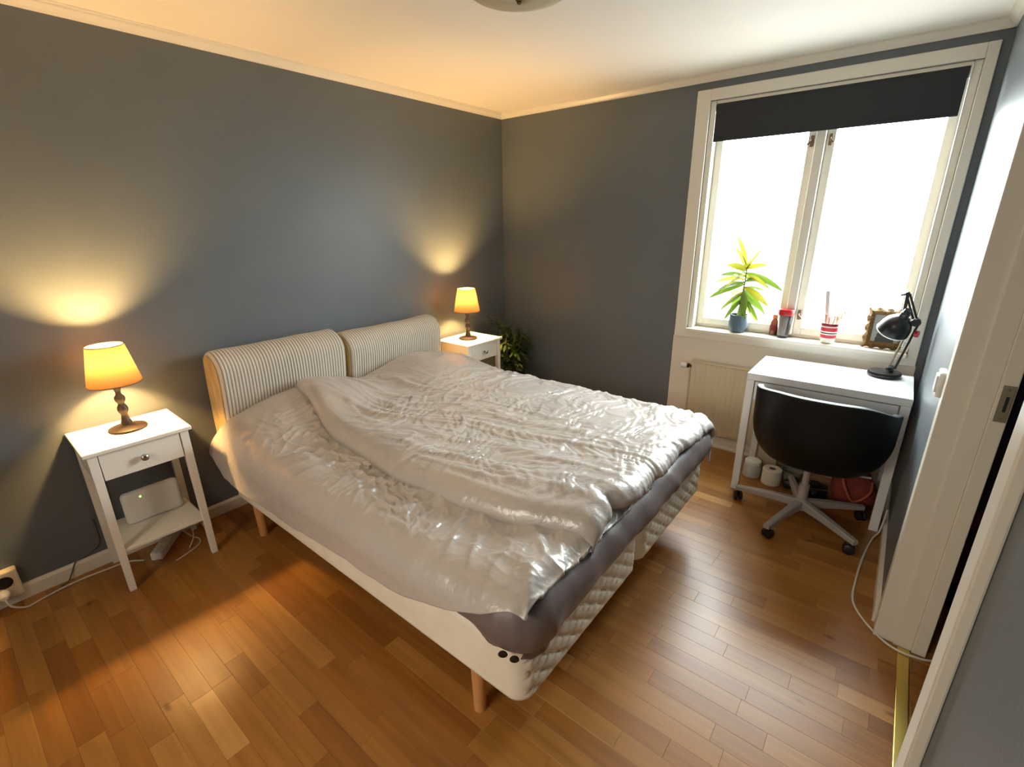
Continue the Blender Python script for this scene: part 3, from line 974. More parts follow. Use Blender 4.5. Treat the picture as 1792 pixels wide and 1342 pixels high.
NW, ND, NH = 0.398, 0.356, 0.70
ns = thing('nightstand', (-3.144, -0.003, 0), 'white nightstand with one drawer holding the white router on its shelf', 'nightstand', 'white bedside nightstands', rz=-0.023)
b = B(); box(b, 0, NW, -ND, 0, NH - 0.018, NH, 0.004, 2); build('top', b, FURN, ns)
lw = 0.034
for lx, ly in ((0.014, -ND + 0.014), (NW - 0.014 - lw, -ND + 0.014), (0.014, -0.014 - lw), (NW - 0.014 - lw, -0.014 - lw)):
    b = B(); box(b, lx, lx + lw, ly, ly + lw, 0, NH - 0.018, 0.0025, 2)
    for vv in b.verts:
        if vv.co.z < 0.1:
            cx, cy = (lx if lx < 0.1 else lx + lw), (ly if ly < -0.2 else ly + lw)
            vv.co.x = cx + (vv.co.x - cx) * 0.78; vv.co.y = cy + (vv.co.y - cy) * 0.78
    build('leg', b, FURN, ns)
b = B(); box(b, 0.02, 0.034, -ND + 0.048, -0.048, 0.552, NH - 0.018); build('side_panel', b, FURN, ns)
b = B(); box(b, NW - 0.034, NW - 0.02, -ND + 0.048, -0.048, 0.552, NH - 0.018); build('side_panel', b, FURN, ns)
b = B(); box(b, 0.048, NW - 0.048, -0.034, -0.02, 0.552, NH - 0.018); build('back_panel', b, FURN, ns)
b = B(); box(b, 0.051, NW - 0.051, -ND + 0.018, -ND + 0.036, 0.556, NH - 0.022, 0.002, 1); box(b, 0.06, NW - 0.06, -ND + 0.036, -0.05, 0.56, 0.572)
dw = build('drawer', b, FURN, ns)
b = B(); lathe(b, [(0.006, 0), (0.006, 0.010), (0.014, 0.016), (0.0165, 0.022), (0.014, 0.029), (0.006, 0.032), (0, 0.0325)], (NW / 2, -ND + 0.018, 0.618), 20, (0, -1, 0))
build('knob', b, CHROME, dw, True, 'round chrome knob')
b = B(); box(b, 0.03, NW - 0.03, -ND + 0.02, -0.02, 0.196, 0.212, 0.002, 1); build('shelf', b, FURN, ns)
ns2 = copy_tree(ns)
ns2.location = (-0.905, -0.032, 0); ns2.rotation_euler = (0, 0, -0.01)
ns2['label'] = 'white nightstand with one drawer, in the corner beside the dark leafy plant'

rt = thing('router', (-2.928, -0.13, 0.2125), 'white router box with a green light on the nightstand shelf', 'router', rz=-0.03)
b = B(); box(b, -0.118, 0.118, -0.022, 0.022, 0.0, 0.165, 0.02, 4); build('housing', b, WPLAST, rt, 40)
b = B(); lathe(b, [(0, 0), (0.0032, 0), (0.0030, 0.0012), (0, 0.0014)], (-0.045, -0.022, 0.135), 10, (0, -1, 0)); build('status_light', b, LED, rt)


def bedside_lamp(loc, label):
    t = thing('bedside_lamp', loc, label, 'lamp', 'turned wood bedside lamps with lit fabric shades')
    b = B(); lathe(b, [(0, 0), (0.071, 0), (0.074, 0.004), (0.072, 0.009), (0.06, 0.014), (0.03, 0.019), (0.022, 0.024), (0.0, 0.024)], n=40)
    build('base', b, LAMPW, t, 40)
    pr = [(0.021, 0.022), (0.021, 0.034), (0.017, 0.045), (0.013, 0.062), (0.013, 0.075), (0.020, 0.088), (0.0205, 0.10), (0.017, 0.112), (0.012, 0.12), (0.013, 0.128), (0.019, 0.137), (0.0205, 0.147), (0.019, 0.157), (0.012, 0.165), (0.010, 0.176), (0.013, 0.19), (0.021, 0.204), (0.023, 0.214), (0.012, 0.217), (0.012, 0.245), (0, 0.246)]
    b = B(); lathe(b, pr, n=28); build('stem', b, LAMPW, t, 50)
    sh = [(0.101, 0.222), (0.101, 0.224), (0.0685, 0.392), (0.0685, 0.394), (0.0665, 0.394), (0.0665, 0.392), (0.099, 0.224), (0.099, 0.222), (0.101, 0.222)]
    b = B(); lathe(b, [(0.101, 0.222), (0.0685, 0.394)], n=48, cap=False); s = build('shade', b, SHADE, t, True)
    for r, z in ((0.101, 0.222), (0.0685, 0.394)):
        b = B()
        tube(b, [(r * math.cos(a), r * math.sin(a), z) for a in [2 * math.pi * i / 40 for i in range(41)]], 0.002, 6, 0)
        build('rim', b, mat('dark_rim', (60, 48, 36), 0.6) if 'dark_rim' not in bpy.data.materials else bpy.data.materials['dark_rim'], s, True)
    b = B()
    for k in range(3):
        a = k * 2 * math.pi / 3 + 0.4
        cyl(b, (0.012 * math.cos(a), 0.012 * math.sin(a), 0.24), (0.097 * math.cos(a), 0.097 * math.sin(a), 0.228), 0.0015, n=6)
    build('shade_carrier', b, CHROME, s)
    b = B(); bmesh.ops.create_uvsphere(b, u_segments=20, v_segments=12, radius=BULB_R, matrix=Matrix.Translation((0, 0, 0.325)))
    build('bulb', b, BULB, t, True)
    b = B(); cyl(b, (0, 0, 0.245), (0, 0, 0.303), 0.013, n=16); build('bulb_holder', b, WPLAST, t)
    return t


L1 = bedside_lamp((-2.945, -0.165, NH + 0.0005), 'lit bedside lamp on the nightstand with the router')
L2 = copy_tree(L1)
L2.location = (-0.715, -0.205, NH + 0.0005)
L2['label'] = 'lit bedside lamp on the nightstand in the room corner'

# ------------------------------------------------------------------ floor plant in the corner
def leaf(bm, base, d, length, width, droop=0.3, n=5, fold=0.15, side=None):
    d = Vector(d).normalized()
    s = d.cross(Vector((0, 0, 1)))
    s = s.normalized() if s.length > 1e-3 else Vector((1, 0, 0))
    if side is not None:
        s = Vector(side).normalized()
    up = s.cross(d).normalized()
    rows = []
    for i in range(n + 1):
        t = i / n
        c = Vector(base) + d * (length * t) - Vector((0, 0, 1)) * (droop * length * t * t)
        w = width * (math.sin(math.pi * min(1, (t * 0.92 + 0.06))) ** 0.8) * 0.5
        rows.append([bm.verts.new(c - s * w + up * w * fold), bm.verts.new(c), bm.verts.new(c + s * w + up * w * fold)])
    for a, b in zip(rows, rows[1:]):
        bm.faces.new((a[0], a[1], b[1], b[0])); bm.faces.new((a[1], a[2], b[2], b[1]))
    return bm


fp = thing('potted_plant', (-0.245, -0.265, 0), 'dark leafy floor plant in the corner behind the far nightstand', 'plant')
b = B(); lathe(b, [(0, 0), (0.085, 0), (0.092, 0.01), (0.112, 0.20), (0.114, 0.205), (0.104, 0.205), (0.102, 0.18), (0, 0.18)], n=28); build('pot', b, POTB, fp, 40)
b = B(); lathe(b, [(0, 0.18), (0.101, 0.181), (0.0, 0.186)], n=20, cap=False); build('soil', b, SOIL, fp)
b = B()
fm1, fm2 = B(), B()
for k in range(9):
    a = k * 2.4; r = 0.055 * math.sqrt(k / 9)
    tip = Vector((math.cos(a) * 0.13 * (0.4 + 0.6 * rng.random()), math.sin(a) * 0.14 * (0.4 + 0.6 * rng.random()), 0.60 + 0.24 * rng.random()))
    p0 = Vector((math.cos(a) * r, math.sin(a) * r, 0.18))
    tube(b, [p0, p0.lerp(tip, 0.5) + Vector((0, 0, 0.05)), tip], 0.004, 6, 5)
    for j in range(120):
        t = 0.2 + 0.8 * rng.random() ** 0.8
        c = p0.lerp(tip, t)
        aa = rng.random() * 6.283
        dd = Vector((math.cos(aa), math.sin(aa), rng.uniform(-0.5, 0.7)))
        c = c + Vector((dd.x, dd.y, 0.3 * dd.z)) * rng.uniform(0.0, 0.075)
        L = rng.uniform(0.035, 0.07)
        leaf(fm1 if rng.random() < 0.6 else fm2, c, dd, L, L * 0.42, rng.uniform(0.0, 0.5), 3)
build('stems', b, STEM, fp, True)
for m_, mm in ((fm1, LEAFD), (fm2, LEAFD2)):
    for vv in m_.verts:       # keep foliage off the walls
        vv.co.x = min(vv.co.x, 0.235); vv.co.y = min(vv.co.y, 0.25)
    f = build('foliage', m_, mm, fp, True); f['kind'] = 'stuff'

# ------------------------------------------------------------------ roller blind
rb_ = thing('roller_blind', (0.012, -2.31, 2.235), 'black roller blind pulled a short way down at the window top', 'blind')
b = B(); cyl(b, (0.014, WY1 - 0.036, 2.232), (0.014, WY0 + 0.042, 2.232), 0.026, n=24); at(build('roller', b, BLIND, None, 40), rb_)
b = B(); box(b, -0.0125, -0.0105, WY0 + 0.046, WY1 - 0.040, 2.052, 2.236); at(build('blind_cloth', b, BLIND), rb_)
b = B(); box(b, -0.016, -0.007, WY0 + 0.046, WY1 - 0.040, 2.040, 2.054, 0.003, 2); at(build('bottom_bar', b, BLIND), rb_)
for y in (WY1 - 0.0335, WY0 + 0.036):
    b = B(); box(b, -0.014, 0.04, y - 0.003, y + 0.003, 2.20, 2.265, 0.002, 1); at(build('bracket', b, WPLAST), rb_)
b = B()
for dx in (0.0, 0.014):
    tube(b, [(0.0 + dx, -2.90, 2.21), (0.0 + dx, -2.903, 1.8), (0.0 + dx, -2.905, 1.3), (0.004 + dx * 0.6, -2.91, 1.17)], 0.0022, 6, 4)
tube(b, [(0.002, -2.91, 1.17), (0.003, -2.905, 1.155), (0.010, -2.91, 1.165)], 0.0022, 6, 4)
at(build('pull_cord', b, WPLAST, None, True), rb_)

# ------------------------------------------------------------------ sill objects
SZ = 0.8535
sp_ = thing('sill_plant', (0.035, -2.02, SZ), 'lime green dracaena in a blue grey pot on the window sill', 'plant')
b = B(); lathe(b, [(0, 0), (0.040, 0), (0.046, 0.004), (0.058, 0.035), (0.061, 0.06), (0.0575, 0.105), (0.0575, 0.118), (0.053, 0.118), (0.053, 0.1), (0, 0.1)], n=32); build('pot', b, POTB, sp_, 45)
b = B(); lathe(b, [(0, 0.104), (0.053, 0.1005)], n=20, cap=False); build('soil', b, SOIL, sp_)
b = B(); tube(b, [(0, 0, 0.1), (0.002, 0.004, 0.2), (0.0, -0.006, 0.3), (0, -0.008, 0.42)], lambda t: 0.007 * (1 - 0.55 * t), 8, 6); build('stem', b, STEM, sp_, True)
tiers = [(0.22, -0.9, 6, 0.16), (0.26, -0.5, 7, 0.17), (0.30, -0.15, 7, 0.19), (0.34, 0.15, 6, 0.19), (0.38, 0.1, 6, 0.22), (0.41, 0.6, 4, 0.16), (0.42, 1.6, 4, 0.19)]
k = 0
for z, el, n, L in tiers:
    for j in range(n):
        a = j * 2 * math.pi / n + k * 0.7 + rng.uniform(-0.25, 0.25)
        e = el + rng.uniform(-0.35, 0.3)
        dd = Vector((math.cos(a) * 0.45, math.sin(a), e))
        ddn = dd.normalized(); s0 = ddn.cross(Vector((0, 0, 1)))
        s0 = s0.normalized() if s0.length > 0.05 else Vector((0, 1, 0))
        rl_ = rng.uniform(0.5, 1.2) * rng.choice((-1, 1))
        s1 = s0 * math.cos(rl_) + ddn.cross(s0) * math.sin(rl_)
        bm = leaf(B(), (0, -0.006, z + rng.uniform(-0.02, 0.02)), dd, L * rng.uniform(0.65, 1.15), 0.042 * rng.uniform(0.85, 1.15), 0.25 if el < 1 else 0.05, 6, 0.25, s1)
        build('leaf', bm, LEAFB if (z > 0.38 or rng.random() < 0.25) else LEAFA, sp_, True)
    k += 1

# travel mug with a red lid
tm = thing('travel_mug', (0.025, -2.297, SZ), 'clear tumbler with a red lid and dark insert on the sill by the mullion', 'mug')
b = B(); lathe(b, [(0, 0), (0.030, 0), (0.031, 0.015), (0.0, 0.016)], n=28); build('foot', b, BLACKP, tm, 45)
b = B(); lathe(b, [(0.030, 0.015), (0.043, 0.150), (0.041, 0.150), (0.028, 0.016)], n=32, cap=False); build('wall', b, mat('smoky_tumbler', (176, 172, 170), 0.12, trans=0.45), tm, True)
b = B(); lathe(b, [(0.045, 0.145), (0.048, 0.149), (0.048, 0.178), (0.045, 0.182), (0.02, 0.184), (0, 0.184)], n=32, cap=False); build('lid', b, RED, tm, 45)
b = B()
for i in range(9):
    for j in range(2):
        pass
A = [(-0.4 + 1.3 * i / 10) for i in range(11)]
rows = [[b.verts.new(((r) * math.cos(math.pi + 1.0 + a), (r) * math.sin(math.pi + 1.0 + a), z)) for a in A] for r, z in ((0.0312, 0.02), (0.0432, 0.143))]
for i in range(10):
    b.faces.new((rows[0][i], rows[0][i + 1], rows[1][i + 1], rows[1][i]))
build('dark_sleeve', b, BLACKP, tm, True)
bo = thing('spice_bottle', (0.07, -2.233, SZ), 'small brown bottle on the sill behind the red lidded tumbler', 'bottle')
b = B(); lathe(b, [(0, 0), (0.022, 0), (0.024, 0.004), (0.024, 0.085), (0.014, 0.105), (0.013, 0.112), (0, 0.113)], n=24); build('body', b, mat('brown_glass', (128, 66, 36), 0.2, trans=0.3), bo, 45)
b = B(); lathe(b, [(0.016, 0.11), (0.0165, 0.114), (0.0165, 0.135), (0, 0.136)], n=20); build('cap', b, mat('orange_cap', (214, 120, 60), 0.4), bo, 45)
b = B(); lathe(b, [(0.0243, 0.03), (0.0243, 0.07)], n=24, cap=False); build('label_band', b, mat('dark_red_paper', (120, 30, 30), 0.7), bo, True)

# striped cup with pencils
cp = thing('pencil_cup', (0.02, -2.543, SZ), 'red and white striped cup full of pencils on the sill', 'cup')
prof_c = [(0.030, 0), (0.034, 0.004), (0.037, 0.012), (0.041, 0.04), (0.046, 0.08), (0.050, 0.125)]
bands = [(0.0, 0.035, (228, 222, 214)), (0.035, 0.055, (190, 34, 52)), (0.055, 0.062, (230, 226, 220)), (0.062, 0.069, (30, 28, 32)), (0.069, 0.077, (230, 226, 220)), (0.077, 0.100, (190, 34, 52)), (0.100, 0.108, (226, 200, 196)), (0.108, 0.125, (120, 26, 36))]
zr = lambda z: float(np.interp(z, [p[1] for p in prof_c], [p[0] for p in prof_c]))
cmats = []
b = B()
first = True
for i, (z0, z1, c) in enumerate(bands):
    nm = 'cup_band_%d' % i
    cmats.append(mat(nm, c, 0.3))
    n0 = len(b.faces)
    lathe(b, ([(0, z0)] if first else []) + [(zr(z0 + (z1 - z0) * t), z0 + (z1 - z0) * t) for t in (0, 0.33, 0.67, 1)], n=32, cap=False)
    b.faces.ensure_lookup_table()
    for f in b.faces[n0:]:
        f.material_index = i
    first = False
lathe(b, [(0.050, 0.125), (0.0465, 0.125), (0.036, 0.012), (0, 0.01)], n=32, cap=False)
bmesh.ops.remove_doubles(b, verts=b.verts[:], dist=1e-5)
build('cup_body', b, cmats, cp, True)
PEN = [('orange red', (200, 60, 30)), ('tan', (210, 120, 60)), ('dark brown', (120, 64, 30)), ('bright red', (190, 40, 40)), ('olive brown', (120, 96, 50)), ('peach', (214, 150, 90)), ('maroon', (120, 34, 30)), ('natural wood', (196, 160, 110))]
for i, (nm, c) in enumerate(PEN):
    a = i * 0.8 + 0.3
    base = Vector((0.018 * math.cos(a), 0.018 * math.sin(a), 0.014))
    top = Vector((0.034 * math.cos(a + 0.25), 0.034 * math.sin(a + 0.25), 0.155 + 0.018 * ((i * 37) % 5) / 4))
    p = thing('pencil', (0, 0, 0), nm + ' pencil standing in the striped cup on the window sill', 'pencil', 'pencils standing in the striped cup')
    p.location = Vector((0.02, -2.543, SZ))
    dcol = 'pencil_paint_%d' % i
    b = B(); cyl(b, base, top, 0.0036, n=6); build('shaft', b, mat(dcol, c, 0.4), p)
    dn = (top - base).normalized()
    b = B(); cyl(b, top, top + dn * 0.014, 0.0036, 0.0006, 6); build('tip', b, bpy.data.materials.get('bare_pencil_wood') or mat('bare_pencil_wood', (214, 170, 120), 0.6), p)
rl = thing('wooden_ruler', (0.02, -2.543, SZ), 'tall pale wooden ruler leaning in the striped pencil cup', 'ruler')
b = B(); box(b, -0.0015, 0.0015, -0.010, 0.010, 0, 0.30, 0.0006, 1, Matrix.Translation((0.0, 0.008, 0.014)) @ Matrix.Rotation(math.radians(-7), 4, 'X'))
build('blade', b, mat('pale_ruler_wood', (216, 196, 190), 0.5), rl)
gl = thing('reading_glasses', (0.02, -2.543, SZ), 'scissors with yellow loops standing in the striped cup', 'scissors')
gl.name = 'scissors'
for s in (-1, 1):
    b = B()
    tube(b, [(0.0, -0.03 + s * 0.004, 0.13), (0.0, -0.045 + s * 0.004, 0.155), (0.004, -0.062 + s * 0.012, 0.165), (0.004, -0.075 + s * 0.012, 0.187), (0.004, -0.056 + s * 0.016, 0.196), (0.0, -0.042 + s * 0.008, 0.178), (0.0, -0.045 + s * 0.004, 0.155)], 0.003, 6, 5)
    build('handle_loop', b, bpy.data.materials.get('pale_yellow_plastic') or mat('pale_yellow_plastic', (214, 200, 130), 0.4), gl, True)
b = B(); box(b, -0.001, 0.001, -0.006, 0.006, 0, 0.125, 0, 1, Matrix.Translation((0, -0.008, 0.014)) @ Matrix.Rotation(math.radians(10), 4, 'X')); build('blade', b, CHROME, gl)

# ornate picture frame
pf = thing('picture_frame', (0.03, -2.815, SZ), 'ornate gold frame with a black and white portrait leaning by the window', 'picture frame')
pf.rotation_euler = (0, math.radians(8), 0)
fw, fh = 0.20, 0.225
def scallop(hw, hh, amp, per, n=120):
    out = []
    for i in range(n):
        t = i / n * 4
        s = int(t); f = t - s
        if s == 0: x, z, L, nx_, nz_ = -hw + 2 * hw * f, -hh, 2 * hw, 0, -1
        elif s == 1: x, z, L, nx_, nz_ = hw, -hh + 2 * hh * f, 2 * hh, 1, 0
        elif s == 2: x, z, L, nx_, nz_ = hw - 2 * hw * f, hh, 2 * hw, 0, 1
        else: x, z, L, nx_, nz_ = -hw, hh - 2 * hh * f, 2 * hh, -1, 0
        w = amp * math.cos(f * per * 2 * math.pi)
        out.append((x + nx_ * w, z + nz_ * w))
    return out
b = B()
o1 = scallop(fw / 2, fh / 2, 0.004, 4); m1 = scallop(fw / 2 - 0.017, fh / 2 - 0.017, 0.002, 8); i1 = scallop(fw / 2 - 0.036, fh / 2 - 0.036, 0.0, 1)
zc = fh / 2 + 0.004
R0 = [b.verts.new((0.012, y, zc + z)) for y, z in o1]; R1 = [b.verts.new((-0.002, y, zc + z)) for y, z in o1]
R2 = [b.verts.new((-0.014, y, zc + z)) for y, z in m1]; R3 = [b.verts.new((-0.002, y, zc + z)) for y, z in i1]
for ra, rb3 in ((R0, R1), (R1, R2), (R2, R3)):
    for i in range(120):
        j = (i + 1) % 120
        b.faces.new((ra[i], ra[j], rb3[j], rb3[i]))
b.faces.new(R0)
bmesh.ops.recalc_face_normals(b, faces=b.faces[:])
build('gilt_frame', b, GOLD, pf, 50)
b = B()
hy, hz_ = fw / 2 - 0.034, fh / 2 - 0.034
NYq, NZq = 30, 36
gv = [[b.verts.new((-0.0005, -hy + 2 * hy * i / NYq, zc - hz_ + 2 * hz_ * j / NZq)) for j in range(NZq + 1)] for i in range(NYq + 1)]
for i in range(NYq):
    for j in range(NZq):
        f = b.faces.new((gv[i][j], gv[i][j + 1], gv[i + 1][j + 1], gv[i + 1][j]))
        p, q = -(i + 0.5) / NYq + 0.5, (j + 0.5) / NZq - 0.5
        k = 0
        if (p / 0.34) ** 2 + ((q + 0.55) / 0.62) ** 2 < 1: k = 1
        if (p / 0.20) ** 2 + ((q - 0.20) / 0.22) ** 2 < 1: k = 1
        if ((p + 0.02) / 0.13) ** 2 + ((q - 0.14) / 0.17) ** 2 < 1: k = 2
        if abs(p - 0.02) < 0.05 and -0.28 < q < -0.06: k = 2
        f.material_index = k
bmesh.ops.recalc_face_normals(b, faces=b.faces[:])
build('portrait_print', b, [mat('print_mid_grey', (140, 146, 142), 0.5), mat('print_dark_grey', (52, 54, 54), 0.5), mat('print_pale_grey', (206, 206, 200), 0.5)], pf, False, 'black and white portrait print')

# ------------------------------------------------------------------ desk
dk = thing('desk', (-0.32, -2.62, 0), 'white desk with a thick top and one wide drawer, beneath the window', 'desk')
DXF, DXB, DY0, DY1, DH = -0.545, -0.095, -2.984, -2.243, 0.75
b = B(); box(b, DXF, DXB, DY0, DY1, DH - 0.042, DH, 0.004, 2); at(build('desk_top', b, DESKM), dk)
for (x0, x1, y0, y1) in ((DXF, DXF + 0.032, DY1 - 0.042, DY1 - 0.001), (DXF, DXF + 0.032, DY0 + 0.001, DY0 + 0.042), (DXB - 0.034, DXB - 0.002, DY1 - 0.042, DY1 - 0.001), (DXB - 0.034, DXB - 0.002, DY0 + 0.001, DY0 + 0.042)):
    b = B(); box(b, x0, x1, y0, y1, 0, DH - 0.042, 0.003, 2); at(build('leg', b, DESKM), dk)
b = B(); box(b, DXF + 0.004, DXF + 0.022, DY0 + 0.046, DY1 - 0.046, 0.595, DH - 0.047, 0.002, 1); box(b, DXF + 0.022, DXB - 0.04, DY0 + 0.06, DY1 - 0.06, 0.60, 0.612)
box(b, DXF + 0.022, DXB - 0.04, DY0 + 0.06, DY0 + 0.072, 0.60, 0.69); box(b, DXF + 0.022, DXB - 0.04, DY1 - 0.072, DY1 - 0.06, 0.60, 0.69)
at(build('drawer', b, DESKM), dk)
for y0, y1 in ((DY0 + 0.012, DY0 + 0.03), (DY1 - 0.03, DY1 - 0.012)):
    b = B(); box(b, DXF + 0.032, DXB - 0.034, y0, y1, 0.58, DH - 0.042, 0.002, 1); at(build('side_apron', b, DESKM), dk)
b = B(); box(b, DXB - 0.022, DXB - 0.006, DY0 + 0.042, DY1 - 0.042, 0.30, DH - 0.042, 0.002, 1); at(build('back_panel', b, DESKM), dk)

# desk lamp
dl_ = thing('desk_lamp', (-0.175, -2.852, DH), 'black jointed desk lamp standing at the back corner of the white desk', 'desk lamp')
b = B(); lathe(b, [(0, 0), (0.074, 0), (0.077, 0.006), (0.077, 0.018), (0.072, 0.025), (0.03, 0.028), (0, 0.0285)], (-0.175, -2.852, DH + 0.0005), 40); at(build('base', b, BLACKG, None, 40), dl_)
j0, j1, j2 = Vector((-0.16, -2.878, DH + 0.045)), Vector((-0.155, -2.93, 1.055)), Vector((-0.16, -2.868, 1.20))
b = B(); cyl(b, (-0.16, -2.878, DH + 0.02), j0, 0.012, n=16); cyl(b, j0 + Vector((-0.022, 0, 0)), j0 + Vector((0.022, 0, 0)), 0.011, n=16); cyl(b, j0 + Vector((-0.03, 0.02, 0.0)), j0 + Vector((-0.012, 0.0, 0)), 0.008, n=12)
at(build('pivot', b, BLACKP, None, 40), dl_)
for s in (-0.013, 0.013):
    b = B(); cyl(b, j0 + Vector((0.012 * (1 if s > 0 else -1), s, 0)), j1 + Vector((0.012 * (1 if s > 0 else -1), s, 0)), 0.0055, n=10); at(build('lower_arm', b, BLACKG if s < 0 else STEELG), dl_)
b = B()
lowd = (j1 - j0).normalized(); nn = 16
tube(b, [j0 + lowd * (0.05 + 0.1 * i / 64) + Vector((math.cos(i) * 0.005, math.sin(i) * 0.005, 0)) for i in range(65)], 0.0012, 5, 0); at(build('spring', b, CHROME, None, True), dl_)
b = B(); cyl(b, j1 + Vector((-0.022, 0, 0)), j1 + Vector((0.02, 0, 0)), 0.021, n=20); cyl(b, j1 + Vector((-0.036, -0.004, 0.012)), j1 + Vector((-0.02, -0.004, 0.012)), 0.011, n=14); at(build('elbow', b, BLACKP, None, 40), dl_)
for s in (-0.008, 0.008):
    b = B(); cyl(b, j1 + Vector((s, s, 0)), j2 + Vector((s, s, 0)), 0.0052, n=10); at(build('upper_arm', b, BLACKG), dl_)
b = B(); lathe(b, [(0, 0), (0.016, 0), (0.018, 0.004), (0.018, 0.014), (0, 0.016)], j1 + Vector((-0.004, -0.008, -0.06)), 14, (-0.5, -1, 0)); at(build('red_knob', b, RED, None, 40, 'red tension knob'), dl_)
hc = Vector((-0.185, -2.872, 1.075))
b = B(); cyl(b, j2 + Vector((-0.018, 0, 0)), j2 + Vector((0.018, 0, 0)), 0.010, n=14); cyl(b, j2 + Vector((-0.002, 0.028, -0.012)), j2 + Vector((0, 0, 0)), 0.005, n=10); cyl(b, j2, hc, 0.008, n=12); at(build('head_joint', b, BLACKP, None, 40), dl_)
ax = Vector((0.42, 0.30, -0.86)).normalized()
neck = hc + Vector((0, 0, 0.005))
b = B(); lathe(b, [(0.0, -0.052), (0.014, -0.05), (0.017, -0.044), (0.017, -0.03), (0.022, -0.026), (0.022, -0.006), (0.025, 0.004)], neck, 28, ax, cap=False); at(build('socket_neck', b, BLACKG, None, 45), dl_)
b = B(); lathe(b, [(0.024, 0.0), (0.04, 0.010), (0.060, 0.034), (0.071, 0.062), (0.075, 0.098), (0.073, 0.098), (0.069, 0.063), (0.058, 0.036), (0.038, 0.013), (0.02, 0.004)], neck, 36, ax, cap=False); sh_ = at(build('shade', b, BLACKG, None, 50), dl_)
b = B(); lathe(b, [(0.0755, 0.094), (0.077, 0.097), (0.0755, 0.1005), (0.0725, 0.1)], neck, 36, ax, cap=False); o = build('shade_rim', b, WPLAST, None, True, 'white rim'); at(o, dl_)
b = B(); bmesh.ops.create_uvsphere(b, u_segments=16, v_segments=10, radius=0.028, matrix=Matrix.Translation(neck + ax * 0.05)); at(build('bulb', b, WPLAST, None, True), dl_)

# ------------------------------------------------------------------ swivel chair
HX, HY = -0.645, -2.63
ch = thing('swivel_chair', (HX, HY, 0), 'black tub-backed swivel chair on a grey star base at the desk', 'chair')
nphi, nt_ = 90, 30
ph = np.radians(np.linspace(-99, 99, nphi)); tt = np.linspace(0, 1, nt_)
PH, TT = np.meshgrid(ph, tt, indexing='ij')
ztop = 0.785 - 0.035 * np.clip(np.sin(PH), 0, 1) * sst(0.3, 1.2, np.abs(PH)) - 0.03 * sst(0.5, 1.25, np.abs(PH)) - 0.09 * sst(1.2, 1.75, np.abs(PH))
zbot = 0.375 + 0.03 * sst(0.8, 2.0, np.abs(PH))
ZZ = zbot + TT * (ztop - zbot)
wy = 0.155 + 0.135 * np.sqrt(np.clip(1 - (1 - np.clip(TT / 0.52, 0, 1)) ** 2, 0, 1)) + 0.008 * TT
wx = wy * 0.98
ce, se = np.cos(PH), np.sin(PH)
n_ = 2.7
sup = (np.abs(ce) ** n_ + np.abs(se) ** n_) ** (-1 / n_)
XX = HX + 0.02 - wx * sup * ce - 0.02 * TT * np.clip(ce, 0, 1)
YY = HY - wy * sup * se - 0.015
P = np.stack([XX, YY, ZZ], -1)
sh = at(grid_mesh('tub_back', P, BLACK), ch)
md = sh.modifiers.new('padding', 'SOLIDIFY'); md.thickness = 0.034; md.offset = 0
md = sh.modifiers.new('soft', 'BEVEL'); md.width = 0.012; md.segments = 3; md.limit_method = 'ANGLE'
b = B(); lathe(b, [(0, 0.395), (0.17, 0.395), (0.235, 0.41), (0.255, 0.435), (0.25, 0.46), (0.22, 0.478), (0.1, 0.485), (0, 0.485)], (HX + 0.025, HY - 0.012, 0), 40); at(build('seat', b, BLACK, None, 60), ch)
b = B(); lathe(b, [(0, 0.362), (0.10, 0.362), (0.165, 0.378), (0.165, 0.398), (0, 0.398)], (HX + 0.01, HY - 0.01, 0), 32); at(build('seat_pan', b, BLACKP, None, 40), ch)
b = B(); box(b, HX - 0.075, HX + 0.075, HY - 0.085, HY + 0.085, 0.333, 0.364, 0.008, 2); tube(b, [(HX, HY - 0.08, 0.348), (HX - 0.02, HY - 0.2, 0.345), (HX - 0.02, HY - 0.27, 0.35)], 0.006, 8, 5); at(build('tilt_mechanism', b, GREYM, None, 40), ch)
b = B(); cyl(b, (HX, HY, 0.09), (HX, HY, 0.21), 0.025, n=20); cyl(b, (HX, HY, 0.20), (HX, HY, 0.335), 0.0165, n=18); lathe(b, [(0.032, 0.06), (0.036, 0.066), (0.036, 0.115), (0.028, 0.124), (0, 0.124)], (HX, HY, 0), 24); at(build('column', b, GREYM, None, 40), ch)
